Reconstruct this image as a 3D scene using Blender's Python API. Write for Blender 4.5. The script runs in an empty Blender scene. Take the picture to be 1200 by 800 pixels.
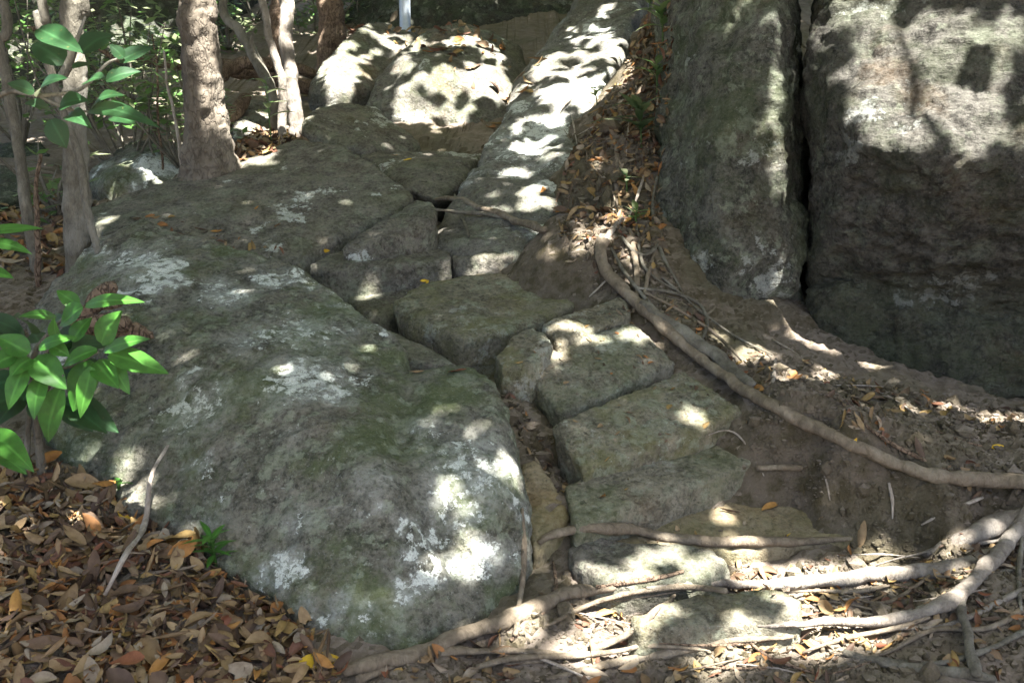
import bpy, bmesh, math, random
import numpy as np
from mathutils import Vector, Matrix
from mathutils.bvhtree import BVHTree

scene = bpy.context.scene
# ------------------------------------------------------------------ camera
PITCH = math.radians(12.0)
CAM = np.array((0.0, 0.0, 1.55))
cam_data = bpy.data.cameras.new('camera')
cam = bpy.data.objects.new('camera', cam_data)
scene.collection.objects.link(cam)
cam.location = CAM
cam.rotation_euler = (math.radians(90) - PITCH, 0, 0)
cam_data.lens = 36.0
cam_data.sensor_width = 36.0
cam_data.clip_end = 1200
cam_data.clip_start = 0.05
cam_data.dof.use_dof = True
cam_data.dof.focus_distance = 4.2
cam_data.dof.aperture_fstop = 7.1
scene.camera = cam
# ------------------------------------------------------------------ light
SUN = np.array((0.20, -0.33, 0.92)); SUN = SUN / np.linalg.norm(SUN)
world = bpy.data.worlds.new('World'); scene.world = world; world.use_nodes = True
wn = world.node_tree.nodes; wl = world.node_tree.links
sky = wn.new('ShaderNodeTexSky'); sky.sky_type = 'NISHITA'; sky.sun_disc = False
sky.air_density = 0.7; sky.dust_density = 3.0; sky.ozone_density = 0.3
sky.sun_elevation = math.asin(SUN[2]); sky.sun_rotation = math.atan2(SUN[0], SUN[1])
wn['Background'].inputs[1].default_value = 0.055
wl.new(sky.outputs[0], wn['Background'].inputs[0])
sl = bpy.data.lights.new('sun', 'SUN'); sl.energy = 5.0; sl.angle = math.radians(0.53); sl.color = (1.0, 0.965, 0.92)
so = bpy.data.objects.new('sun', sl); scene.collection.objects.link(so)
so.rotation_euler = Vector(SUN).to_track_quat('Z', 'Y').to_euler(); so.location = (3, -5, 14)
scene.view_settings.view_transform = 'Standard'
scene.view_settings.look = 'None'
scene.view_settings.gamma = 1.0
scene.view_settings.use_curve_mapping = False
scene.view_settings.exposure = 3.35
try:
    scene.cycles.max_bounces = 6; scene.cycles.diffuse_bounces = 3; scene.cycles.transmission_bounces = 4
    scene.cycles.transparent_max_bounces = 8
    scene.cycles.sample_clamp_indirect = 6
except Exception:
    pass

random.seed(7); RNG = np.random.default_rng(11)
COL = scene.collection

# ------------------------------------------------------------------ helpers
F = np.array((0, math.cos(PITCH), -math.sin(PITCH))); U = np.array((0, math.sin(PITCH), math.cos(PITCH)))
def ray(u, v):
    return np.array(((u - 600) / 1200.0, 0, 0)) + U * ((400 - v) / 1200.0) + F
def P(u, v, y):                       # survey point: sighting (u, v) at forward distance y
    d = ray(u, v); return CAM + d * (y / d[1])
def PZ(u, v, z):                      # survey point: sighting at height z
    d = ray(u, v); return CAM + d * ((z - CAM[2]) / d[2])

def fbm(p, freq=1.0, octaves=4, seed=0, gain=0.5, lac=2.03):
    p = np.asarray(p, float) * freq + seed * 17.31
    tot = np.zeros(len(p)); a = 1.0
    for o in range(octaves):
        tot += a * perlin(p, seed + o * 13); a *= gain; p = p * lac + 5.7
    return tot
def _h(ix, iy, iz, s):
    n = (ix * 374761393 + iy * 668265263 + iz * 2147483647 + s * 1274126177) & 0xFFFFFFFF
    n = ((n ^ (n >> 13)) * 1274126177) & 0xFFFFFFFF
    n = ((n ^ (n >> 16)) * 2246822519) & 0xFFFFFFFF
    return n ^ (n >> 15)
G = RNG.normal(size=(256, 3)); G /= np.linalg.norm(G, axis=1)[:, None]
def perlin(p, s=0):
    i = np.floor(p).astype(np.int64); f = p - i
    w = f * f * f * (f * (f * 6 - 15) + 10)
    r = 0
    for dx in (0, 1):
        for dy in (0, 1):
            for dz in (0, 1):
                g = G[_h(i[:, 0] + dx, i[:, 1] + dy, i[:, 2] + dz, s) & 255]
                d = g[:, 0] * (f[:, 0] - dx) + g[:, 1] * (f[:, 1] - dy) + g[:, 2] * (f[:, 2] - dz)
                wx = w[:, 0] if dx else 1 - w[:, 0]; wy = w[:, 1] if dy else 1 - w[:, 1]; wz = w[:, 2] if dz else 1 - w[:, 2]
                r = r + d * wx * wy * wz
    return r * 1.4

def mesh(name, V, Fc, smooth=True):
    """V (n,3); Fc (m,k) int array, all faces k-gons"""
    V = np.ascontiguousarray(V, np.float32); Fc = np.ascontiguousarray(Fc, np.int32)
    me = bpy.data.meshes.new(name)
    me.vertices.add(len(V)); me.vertices.foreach_set('co', V.ravel())
    k = Fc.shape[1]; me.loops.add(Fc.size); me.loops.foreach_set('vertex_index', Fc.ravel())
    me.polygons.add(len(Fc)); me.polygons.foreach_set('loop_start', np.arange(len(Fc), dtype=np.int32) * k)
    me.update(calc_edges=True); me.validate()
    me.polygons.foreach_set('use_smooth', np.full(len(me.polygons), smooth)); me.update()
    return me
def link(name, me, mat=None, parent=None, loc=None, **props):
    o = bpy.data.objects.new(name, me); COL.objects.link(o)
    if mat is not None and me is not None and not me.materials: me.materials.append(mat)
    if parent is not None: o.parent = parent
    if loc is not None: o.location = loc
    for k, v in props.items(): o[k] = v
    return o
def recenter(V, at=None):
    """shift vertices so that the base centre is the origin; returns V', origin"""
    if at is None:
        at = np.array(((V[:, 0].min() + V[:, 0].max()) / 2, (V[:, 1].min() + V[:, 1].max()) / 2, V[:, 2].min()))
    return V - at, at

# ------------------------------------------------------------------ materials
def newmat(name):
    m = bpy.data.materials.new(name); m.use_nodes = True
    nt = m.node_tree; b = nt.nodes['Principled BSDF']
    return m, nt, b
class NT:
    def __init__(s, nt): s.nt = nt
    def n(s, t, **kw):
        x = s.nt.nodes.new(t)
        for k, v in kw.items(): setattr(x, k, v)
        return x
    def l(s, a, b): s.nt.links.new(a, b)
    def noise(s, vec, scale, detail=6, rough=0.6, dist=0.0):
        x = s.n('ShaderNodeTexNoise'); x.inputs['Scale'].default_value = scale; x.inputs['Detail'].default_value = detail
        x.inputs['Roughness'].default_value = rough; x.inputs['Distortion'].default_value = dist; s.l(vec, x.inputs['Vector']); return x.outputs['Fac']
    def ramp(s, fac, a, b, mode='LINEAR', inv=False):
        x = s.n('ShaderNodeMapRange'); x.interpolation_type = 'SMOOTHSTEP' if mode == 'S' else 'LINEAR'
        s.l(fac, x.inputs[0]); x.inputs[1].default_value = a; x.inputs[2].default_value = b
        x.inputs[3].default_value = 1.0 if inv else 0.0; x.inputs[4].default_value = 0.0 if inv else 1.0
        return x.outputs[0]
    def mix(s, fac, a, b):
        x = s.n('ShaderNodeMix', data_type='RGBA')
        if hasattr(fac, 'node'): s.l(fac, x.inputs[0])
        else: x.inputs[0].default_value = fac
        for v, i in ((a, 6), (b, 7)):
            if hasattr(v, 'node'): s.l(v, x.inputs[i])
            else: x.inputs[i].default_value = (*v, 1)
        return x.outputs[2]
    def math(s, op, a, b=None):
        x = s.n('ShaderNodeMath', operation=op)
        for v, i in ((a, 0), (b, 1)):
            if v is None: continue
            if hasattr(v, 'node'): s.l(v, x.inputs[i])
            else: x.inputs[i].default_value = v
        return x.outputs[0]
    def pos(s, off=(0, 0, 0), scale=(1, 1, 1)):
        g = s.n('ShaderNodeNewGeometry'); m = s.n('ShaderNodeMapping')
        m.inputs['Location'].default_value = off; m.inputs['Scale'].default_value = scale
        s.l(g.outputs['Position'], m.inputs['Vector']); return m.outputs[0]
    def bump(s, h, strength, dist, prev=None):
        x = s.n('ShaderNodeBump'); x.inputs['Strength'].default_value = strength; x.inputs['Distance'].default_value = dist
        s.l(h, x.inputs['Height'])
        if prev is not None: s.l(prev, x.inputs['Normal'])
        return x.outputs['Normal']

def stone(name, base=(0.13, 0.125, 0.10), dark=(0.06, 0.058, 0.045), moss=(0.075, 0.10, 0.035), moss_amt=0.4,
          lichen=0.4, lichen_col=(0.54, 0.57, 0.52), green_lichen=0.4, ochre=0.2, seed=0, strata=0.0, spots=(), bump=1.0, patch_scale=1.0, lowmoss=0.0):
    m, nt, b = newmat(name); t = NT(nt)
    off = (seed * 3.7, seed * 1.9, seed * 2.3)
    p = t.pos(off)
    n2 = t.noise(p, 8, 6, 0.75); n3 = t.noise(p, 55, 5, 0.7); n4 = t.noise(p, 210, 2, 0.6)
    col = t.mix(t.ramp(n2, 0.39, 0.62), dark, base)
    lite = tuple(min(1, c * 1.55) for c in base)
    col = t.mix(t.math('MULTIPLY', t.ramp(n3, 0.45, 0.75), 0.55), col, lite)
    npit = t.noise(t.pos((off[0] + 3, off[1] + 8, off[2] - 5)), 34, 4, 0.62)
    pit = t.ramp(npit, 0.33, 0.42, inv=True)
    col = t.mix(t.math('MULTIPLY', t.ramp(n3, 0.34, 0.47, inv=True), 0.6), col, tuple(c * 0.6 for c in dark))
    col = t.mix(t.math('MULTIPLY', pit, 0.75), col, tuple(c * 0.45 for c in dark))
    # ochre / iron stain
    if ochre > 0:
        no = t.noise(t.pos((off[0] + 9, off[1], off[2])), 3.1, 6, 0.6)
        col = t.mix(t.math('MULTIPLY', t.ramp(no, 0.52, 0.70), ochre), col, (0.20, 0.115, 0.045))
    # moss film
    nm = t.noise(t.pos((off[0] + 31, off[1] + 4, off[2])), 2.9 * patch_scale, 7, 0.72)
    fm = t.math('MULTIPLY', t.ramp(nm, 0.44, 0.62, 'S'), moss_amt)
    col = t.mix(fm, col, moss)
    # round crusts of grey-green lichen with ragged rims
    wv = t.n('ShaderNodeVectorMath', operation='ADD'); nz = t.n('ShaderNodeTexNoise'); nz.inputs['Scale'].default_value = 26; nz.inputs['Detail'].default_value = 4; nz.inputs['Roughness'].default_value = 0.7
    t.l(p, nz.inputs['Vector']); sc = t.n('ShaderNodeVectorMath', operation='SCALE'); sc.inputs['Scale'].default_value = 0.09
    t.l(nz.outputs['Color'], sc.inputs[0]); t.l(p, wv.inputs[0]); t.l(sc.outputs[0], wv.inputs[1])
    clg = t.ramp(t.noise(t.pos((off[0] + 11, off[1] + 14, off[2] + 3)), 2.4 * patch_scale, 4, 0.6), 0.40, 0.62)
    for vs, thr_r, am in ((7.0, 0.34, 0.75), (19.0, 0.36, 0.9)):
        vo = t.n('ShaderNodeTexVoronoi'); vo.inputs['Scale'].default_value = vs; t.l(wv.outputs[0], vo.inputs['Vector'])
        cs = t.n('ShaderNodeSeparateColor'); t.l(vo.outputs['Color'], cs.inputs[0])
        on = t.math('MULTIPLY', t.ramp(t.math('ADD', cs.outputs[0], t.math('MULTIPLY', clg, 0.5)), 0.78, 0.86), t.ramp(vo.outputs['Distance'], thr_r, thr_r + 0.10, inv=True))
        fg = t.math('MULTIPLY', t.math('MULTIPLY', on, t.ramp(n3, 0.28, 0.55)), green_lichen * am)
        col = t.mix(fg, col, (0.235, 0.265, 0.19))
    # speckle
    sp = t.ramp(t.noise(t.pos((off[0] + 5, off[1] + 1, off[2] + 3)), 120, 3, 0.6), 0.62, 0.70)
    col = t.mix(t.math('MULTIPLY', sp, 0.25 + 0.3 * green_lichen), col, (0.30, 0.31, 0.26))
    sp2 = t.math('MULTIPLY', t.ramp(t.noise(t.pos((off[0] + 2, off[1] + 7, off[2] + 1)), 42, 5, 0.75), 0.60, 0.66, 'S'), clg)
    col = t.mix(t.math('MULTIPLY', sp2, green_lichen * 1.1), col, (0.34, 0.36, 0.30))
    if lowmoss:
        gp = t.n('ShaderNodeNewGeometry'); sz = t.n('ShaderNodeSeparateXYZ'); t.l(gp.outputs['Position'], sz.inputs[0])
        zz = t.math('ADD', sz.outputs[2], t.math('MULTIPLY', nm, 0.5))
        col = t.mix(t.math('MULTIPLY', t.ramp(zz, lowmoss - 0.1, lowmoss + 0.25, inv=True), t.math('MULTIPLY', t.ramp(n2, 0.35, 0.6), 0.7)), col, (0.058, 0.07, 0.03))
    # white lichen: clustered fine flecks
    nw = t.noise(t.pos((off[0] - 7, off[1] + 2, off[2] + 8)), 2.6 * patch_scale, 5, 0.6)
    clus = t.ramp(nw, 0.53, 0.66, 'S')
    for (sx, sy, sz, r, k) in spots:
        vd = t.n('ShaderNodeVectorMath', operation='DISTANCE'); g = t.n('ShaderNodeNewGeometry')
        t.l(g.outputs['Position'], vd.inputs[0]); vd.inputs[1].default_value = (sx, sy, sz)
        clus = t.math('MAXIMUM', clus, t.math('MULTIPLY', t.ramp(vd.outputs['Value'], r * 0.35, r * 1.25, inv=True), k))
    if spots:
        col = t.mix(t.math('MULTIPLY', t.math('MULTIPLY', clus, t.ramp(n2, 0.36, 0.6)), t.ramp(n3, 0.2, 0.6)), col, tuple(c_ * 0.62 for c_ in lichen_col))
    nf = t.noise(t.pos((off[0] + 1, off[1] - 12, off[2])), 24, 7, 0.78, 0.25)
    thr = t.math('ADD', nf, t.math('MULTIPLY', clus, 0.235))
    fw = t.math('MULTIPLY', t.math('MULTIPLY', t.ramp(thr, 0.675, 0.735, 'S'), t.ramp(n4, 0.22, 0.5)), min(1.0, lichen * 2))
    if lichen > 0:
        col = t.mix(fw, col, lichen_col)
    t.l(col, b.inputs['Base Color'])
    b.inputs['Roughness'].default_value = 0.88
    b.inputs['Specular IOR Level'].default_value = 0.25
    nb = t.bump(n2, 0.7 * bump, 0.035); nb = t.bump(n3, 0.8 * bump, 0.014, nb); nb = t.bump(n4, 0.5 * bump, 0.004, nb); nb = t.bump(npit, 0.6 * bump, 0.018, nb)
    if strata > 0:
        ns = t.noise(t.pos(off, (1.0, 1.0, 2.8)), 7, 7, 0.72); nb = t.bump(ns, strata, 0.06, nb)
    t.l(nb, b.inputs['Normal'])
    return m

def soil_mat():
    m, nt, b = newmat('soil'); t = NT(nt); p = t.pos()
    n1 = t.noise(p, 1.6, 7, 0.6); n2 = t.noise(p, 14, 8, 0.7); n3 = t.noise(p, 90, 5, 0.7); n4 = t.noise(p, 5, 6, 0.65)
    col = t.mix(t.ramp(n2, 0.3, 0.7), (0.135, 0.107, 0.08), (0.29, 0.245, 0.20))
    col = t.mix(t.math('MULTIPLY', t.ramp(n1, 0.48, 0.62), 0.6), col, (0.105, 0.10, 0.055))
    col = t.mix(t.math('MULTIPLY', t.ramp(n4, 0.55, 0.7), 0.7), col, (0.25, 0.205, 0.165))
    col = t.mix(t.math('MULTIPLY', t.ramp(n3, 0.55, 0.75), 0.5), col, (0.36, 0.31, 0.26))
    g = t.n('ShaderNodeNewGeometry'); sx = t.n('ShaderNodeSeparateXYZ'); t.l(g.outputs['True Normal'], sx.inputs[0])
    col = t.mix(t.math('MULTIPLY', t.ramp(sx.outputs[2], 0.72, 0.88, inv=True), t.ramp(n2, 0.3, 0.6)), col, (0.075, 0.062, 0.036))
    t.l(col, b.inputs['Base Color']); b.inputs['Roughness'].default_value = 0.95; b.inputs['Specular IOR Level'].default_value = 0.15
    nb = t.bump(n4, 0.6, 0.06); nb = t.bump(n2, 0.9, 0.035, nb); nb = t.bump(n3, 0.9, 0.010, nb)
    t.l(nb, b.inputs['Normal']); return m

def bark(name, a, c, pale, scale=1.0, flake=0.5, pale_amt=0.3):
    m, nt, b = newmat(name); t = NT(nt)
    p = t.pos((0, 0, 0), (1, 1, 0.45))
    n1 = t.noise(p, 26 * scale, 7, 0.7, 0.6); n2 = t.noise(p, 5 * scale, 5, 0.6); n3 = t.noise(t.pos(), 120, 4, 0.7)
    vo = t.n('ShaderNodeTexVoronoi'); vo.feature = 'DISTANCE_TO_EDGE'; vo.inputs['Scale'].default_value = 22 * scale
    wv = t.n('ShaderNodeVectorMath', operation='ADD'); nz = t.n('ShaderNodeTexNoise'); nz.inputs['Scale'].default_value = 14
    sc = t.n('ShaderNodeVectorMath', operation='SCALE'); sc.inputs['Scale'].default_value = 0.35
    t.l(p, nz.inputs['Vector']); t.l(nz.outputs['Color'], sc.inputs[0]); t.l(p, wv.inputs[0]); t.l(sc.outputs[0], wv.inputs[1]); t.l(wv.outputs[0], vo.inputs['Vector'])
    crack = t.ramp(vo.outputs['Distance'], 0.0, 0.10)
    col = t.mix(t.ramp(n1, 0.32, 0.68), a, c)
    col = t.mix(t.math('MULTIPLY', t.ramp(n2, 0.50, 0.62), pale_amt), col, pale)
    col = t.mix(t.math('MULTIPLY', t.math('SUBTRACT', 1.0, crack), flake), col, tuple(x * 0.45 for x in a))
    t.l(col, b.inputs['Base Color']); b.inputs['Roughness'].default_value = 0.9; b.inputs['Specular IOR Level'].default_value = 0.2
    nb = t.bump(n1, 0.9, 0.022); nb = t.bump(crack, flake, 0.02, nb); nb = t.bump(n3, 0.4, 0.003, nb)
    t.l(nb, b.inputs['Normal']); return m

def leaf_mat(name, a, c, transl=0.35, rough=0.45, vein=True):
    m, nt, b = newmat(name); t = NT(nt)
    g = t.n('ShaderNodeNewGeometry'); oi = t.n('ShaderNodeObjectInfo')
    r = t.math('FRACT', t.math('ADD', g.outputs['Random Per Island'], t.math('MULTIPLY', oi.outputs['Random'], 7.31)))
    n = t.noise(t.pos(), 40, 4, 0.6)
    col = t.mix(r, a, c); col = t.mix(t.math('MULTIPLY', t.ramp(n, 0.38, 0.66), 0.6), col, tuple(x * 0.55 for x in a)); n9 = t.noise(t.pos(), 95, 3, 0.6); col = t.mix(t.math('MULTIPLY', t.ramp(n9, 0.66, 0.72), 0.7), col, (0.16, 0.13, 0.04))
    if vein:
        at = t.n('ShaderNodeAttribute'); at.attribute_name = 'rib'; col = t.mix(t.math('MULTIPLY', t.ramp(at.outputs['Fac'], 0.02, 0.16, inv=True), 0.45), col, tuple(min(1, x * 1.9 + .02) for x in c))
    t.l(col, b.inputs['Base Color']); b.inputs['Roughness'].default_value = rough; b.inputs['Specular IOR Level'].default_value = 0.25
    tr = nt.nodes.new('ShaderNodeBsdfTranslucent'); mx = nt.nodes.new('ShaderNodeMixShader'); mx.inputs[0].default_value = transl
    tc = t.mix(0.6, col, (0.48, 0.50, 0.31)); t.l(tc, tr.inputs['Color'])
    out = nt.nodes['Material Output']; t.l(b.outputs[0], mx.inputs[1]); t.l(tr.outputs[0], mx.inputs[2]); t.l(mx.outputs[0], out.inputs['Surface'])
    return m
def dead_mat(name, cols, rough=0.7):
    m, nt, b = newmat(name); t = NT(nt)
    g = t.n('ShaderNodeNewGeometry'); oi = t.n('ShaderNodeObjectInfo')
    r = t.math('FRACT', t.math('ADD', g.outputs['Random Per Island'], t.math('MULTIPLY', oi.outputs['Random'], 7.31)))
    cr = t.n('ShaderNodeValToRGB'); cr.color_ramp.interpolation = 'CONSTANT' if len(cols) > 3 else 'LINEAR'
    el = cr.color_ramp.elements
    for i, c in enumerate(cols):
        pos_ = i / len(cols) if len(cols) > 3 else i / max(1, len(cols) - 1)
        if i < 2: e = el[i]; e.position = pos_
        else: e = el.new(pos_)
        e.color = (*c, 1)
    t.l(r, cr.inputs[0])
    n = t.noise(t.pos(), 45, 6, 0.7); n2 = t.noise(t.pos(), 240, 3, 0.6)
    c2 = t.n('ShaderNodeMix', data_type='RGBA', blend_type='MULTIPLY'); t.l(t.math('MULTIPLY', t.ramp(n, 0.42, 0.66), 0.55), c2.inputs[0])
    t.l(cr.outputs[0], c2.inputs[6]); c2.inputs[7].default_value = (0.42, 0.34, 0.28, 1)
    t.l(c2.outputs[2], b.inputs['Base Color']); b.inputs['Roughness'].default_value = rough; b.inputs['Specular IOR Level'].default_value = 0.35
    t.l(t.bump(n2, 0.4, 0.002), b.inputs['Normal']); return m

def W(u, v, y): return tuple(P(u, v, y))
BSPOT = [(*W(u_, v_, y_), r_, k_) for (u_, v_, y_, r_, k_) in [(360, 450, 3.55, .19, 1.0), (385, 470, 3.5, .12, 1.0), (265, 350, 4.2, .14, .8), (160, 315, 4.5, .15, .85), (235, 480, 3.5, .16, .7), (220, 470, 3.5, .1, .8), (350, 525, 3.3, .08, .9), (395, 525, 3.3, .09, .9),
    (560, 545, 3.2, .18, .8), (350, 385, 3.9, .2, .7), (525, 590, 3.1, .12, .7), (300, 400, 3.8, .16, .6), (420, 440, 3.6, .1, .7), (250, 330, 4.3, .1, .8), (345, 325, 4.45, .08, .8), (500, 500, 3.35, .09, .6), (440, 570, 3.05, .08, .5), (140, 300, 4.6, .12, .7), (345, 610, 3.0, .06, .6), (530, 665, 2.95, .05, .9)]]
M = {}
M['boulder'] = stone('lichen_boulder_stone', base=(0.160, 0.152, 0.122), dark=(0.047, 0.047, 0.034), moss_amt=0.62, lichen=0.5, green_lichen=0.55, ochre=0.12, seed=1, spots=BSPOT)
M['slab'] = stone('grey_slab_stone', base=(0.165, 0.152, 0.124), dark=(0.058, 0.053, 0.042), moss_amt=0.25, lichen=0.35, green_lichen=0.30, ochre=0.10, seed=2)
M['step'] = stone('worn_step_stone', base=(0.21, 0.193, 0.145), dark=(0.085, 0.078, 0.056), moss_amt=0.4, lichen=0.08, green_lichen=0.35, ochre=0.22, seed=3)
M['step2'] = stone('mossy_step_stone', base=(0.20, 0.184, 0.135), dark=(0.078, 0.073, 0.050), moss=(0.125, 0.125, 0.045), moss_amt=0.6, lichen=0.12, green_lichen=0.5, ochre=0.2, seed=4)
M['sand'] = stone('sandy_bedrock', base=(0.20, 0.165, 0.105), dark=(0.12, 0.10, 0.06), moss=(0.12, 0.115, 0.04), moss_amt=0.35, lichen=0.0, green_lichen=0.1, ochre=0.5, seed=5, bump=0.7)
M['cliff'] = stone('cliff_sandstone', base=(0.135, 0.131, 0.108), dark=(0.030, 0.031, 0.023), moss=(0.06, 0.08, 0.033), moss_amt=0.55, lichen=0.22, green_lichen=0.5, ochre=0.15, seed=6, strata=0.5, bump=1.4)
M['cliff2'] = stone('dark_cliff_sandstone', base=(0.12, 0.113, 0.096), dark=(0.026, 0.024, 0.019), moss=(0.05, 0.062, 0.03), moss_amt=0.45, lichen=0.14, green_lichen=0.25, ochre=0.22, seed=7, strata=0.8, bump=1.7, lowmoss=0.95)
M['ramp'] = stone('pale_lichen_slab', base=(0.155, 0.146, 0.125), dark=(0.075, 0.07, 0.057), moss_amt=0.15, lichen=0.7, green_lichen=0.4, ochre=0.1, seed=8, spots=[(*W(u_, v_, y_), r_, k_) for (u_, v_, y_, r_, k_) in [(640, 160, 6.7, .3, 1.0), (610, 185, 6.4, .25, .9), (600, 215, 6.1, .15, .8), (665, 120, 7.2, .3, .8), (700, 60, 8.3, .4, .7), (640, 200, 6.1, .15, .6)]])
M['pale'] = stone('pale_boulder_stone', base=(0.15, 0.142, 0.122), dark=(0.065, 0.06, 0.045), moss_amt=0.3, lichen=0.4, green_lichen=0.4, ochre=0.3, seed=9)
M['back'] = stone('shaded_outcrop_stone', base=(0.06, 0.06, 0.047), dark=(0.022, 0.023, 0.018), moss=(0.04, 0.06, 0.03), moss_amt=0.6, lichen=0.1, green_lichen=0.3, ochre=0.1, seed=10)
M['soil'] = soil_mat()
M['bark'] = bark('flaking_brown_bark', (0.075, 0.062, 0.046), (0.165, 0.14, 0.108), (0.25, 0.22, 0.175), 0.5, 0.45, 0.5)
M['palebark'] = bark('pale_smooth_bark', (0.12, 0.10, 0.08), (0.26, 0.232, 0.19), (0.39, 0.36, 0.315), 1.2, 0.2, 0.45)
M['greybark'] = bark('grey_mottled_bark', (0.075, 0.068, 0.052), (0.17, 0.155, 0.12), (0.30, 0.29, 0.245), 1.2, 0.2, 0.45)
M['root'] = bark('smooth_root_bark', (0.10, 0.08, 0.055), (0.24, 0.195, 0.14), (0.33, 0.29, 0.22), 1.4, 0.12, 0.4)
M['deadwood'] = bark('rotten_wood', (0.09, 0.06, 0.04), (0.22, 0.16, 0.11), (0.30, 0.22, 0.15), 0.8, 0.7, 0.3)
M['twig'] = bark('dry_twig', (0.22, 0.18, 0.14), (0.42, 0.37, 0.31), (0.5, 0.46, 0.4), 2.0, 0.1, 0.5)
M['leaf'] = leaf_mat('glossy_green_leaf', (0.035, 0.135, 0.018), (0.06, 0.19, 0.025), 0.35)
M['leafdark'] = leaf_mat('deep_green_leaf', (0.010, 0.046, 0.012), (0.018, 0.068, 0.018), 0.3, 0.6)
M['leafbush'] = leaf_mat('understory_leaf', (0.05, 0.13, 0.025), (0.10, 0.21, 0.05), 0.4, vein=False)
M['canopy'] = leaf_mat('canopy_leaf', (0.08, 0.13, 0.035), (0.12, 0.18, 0.055), 0.5, vein=False)
DEAD = {'tan': [(0.25, 0.175, 0.09), (0.18, 0.12, 0.06)], 'rust': [(0.20, 0.075, 0.03), (0.13, 0.045, 0.022)], 'brown': [(0.11, 0.07, 0.04), (0.075, 0.046, 0.028)],
        'ochre': [(0.32, 0.17, 0.045), (0.26, 0.12, 0.03)], 'grey': [(0.27, 0.225, 0.16), (0.20, 0.165, 0.115)], 'yellow': [(0.58, 0.40, 0.03), (0.50, 0.31, 0.02)]}
for k, c in DEAD.items(): M['d_' + k] = dead_mat(k + '_dead_leaf', c)
M['litter'] = dead_mat('mixed_dead_leaf', [(0.21, 0.145, 0.072), (0.25, 0.18, 0.095), (0.12, 0.055, 0.03), (0.10, 0.064, 0.037), (0.17, 0.115, 0.055), (0.24, 0.195, 0.135), (0.07, 0.044, 0.028), (0.24, 0.11, 0.035), (0.23, 0.155, 0.055), (0.15, 0.10, 0.055)])
mm, nt_, b_ = newmat('galvanised_metal'); b_.inputs['Base Color'].default_value = (0.45, 0.50, 0.55, 1); b_.inputs['Metallic'].default_value = 0.6; b_.inputs['Roughness'].default_value = 0.5
tt = NT(nt_); nn = tt.noise(tt.pos(), 30, 5, 0.6); tt.l(tt.mix(nn, (0.3, 0.34, 0.38), (0.52, 0.57, 0.62)), b_.inputs['Base Color']); M['metal'] = mm

# ------------------------------------------------------------------ ground
def Wd(x, y, z): return np.array((x, y, z), float)
CP = [P(*c) for c in [
    (-60, 800, 2.55), (200, 800, 2.52), (400, 800, 2.62), (0, 700, 2.85), (-150, 650, 3.0), (0, 600, 3.25), (0, 545, 3.5), (150, 560, 3.42), (200, 650, 3.05), (300, 720, 2.8), (380, 770, 2.68),
    (480, 790, 2.63), (600, 790, 2.65), (800, 790, 2.68), (1000, 790, 2.68), (1190, 795, 2.62), (1330, 790, 2.65), (640, 700, 2.97), (740, 692, 3.06), (800, 705, 3.04), (860, 735, 2.9), (900, 710, 3.04), (1000, 700, 3.04), (1120, 740, 2.8), (1190, 710, 2.88),
    (1000, 655, 3.2), (1100, 645, 3.25), (1190, 615, 3.32), (1000, 632, 3.40), (930, 595, 3.56), (860, 605, 3.46), (1080, 640, 3.33), (1150, 625, 3.32), (740, 645, 3.26), (660, 645, 3.2),
    (1000, 533, 3.46), (1100, 566, 3.36), (1200, 582, 3.36), (930, 503, 3.62), (880, 475, 3.78),
    (1000, 480, 3.9), (1100, 492, 3.85), (1200, 495, 3.88), (1000, 430, 4.4), (1100, 462, 4.3), (1200, 472, 4.3), (900, 392, 4.6), (900, 440, 4.15), (850, 362, 4.75), (840, 410, 4.3), (800, 345, 4.65), (770, 350, 4.5), (730, 315, 4.75),
    (660, 312, 4.85), (650, 260, 5.2), (740, 255, 5.2), (690, 250, 5.15), (740, 200, 5.6), (680, 200, 5.7), (760, 150, 6.0), (770, 100, 6.4), (780, 50, 6.9), (780, 0, 7.4), (700, 150, 6.2), (725, 90, 6.9), (760, 20, 7.6),
    (625, 520, 3.62), (600, 470, 3.85), (585, 450, 4.0), (650, 585, 3.35), (660, 610, 3.28),
    (540, 165, 7.4), (590, 150, 7.7), (490, 160, 7.6), (330, 172, 6.7), (290, 188, 6.3), (245, 198, 6.2), (340, 150, 7.3), (60, 300, 5.2), (10, 300, 5.3), (100, 245, 6.0), (170, 240, 6.5), (130, 230, 6.8), (0, 250, 6.0), (50, 200, 7.0), (0, 150, 9.0), (300, 130, 8.5), (420, 60, 10.5),
]]
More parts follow.
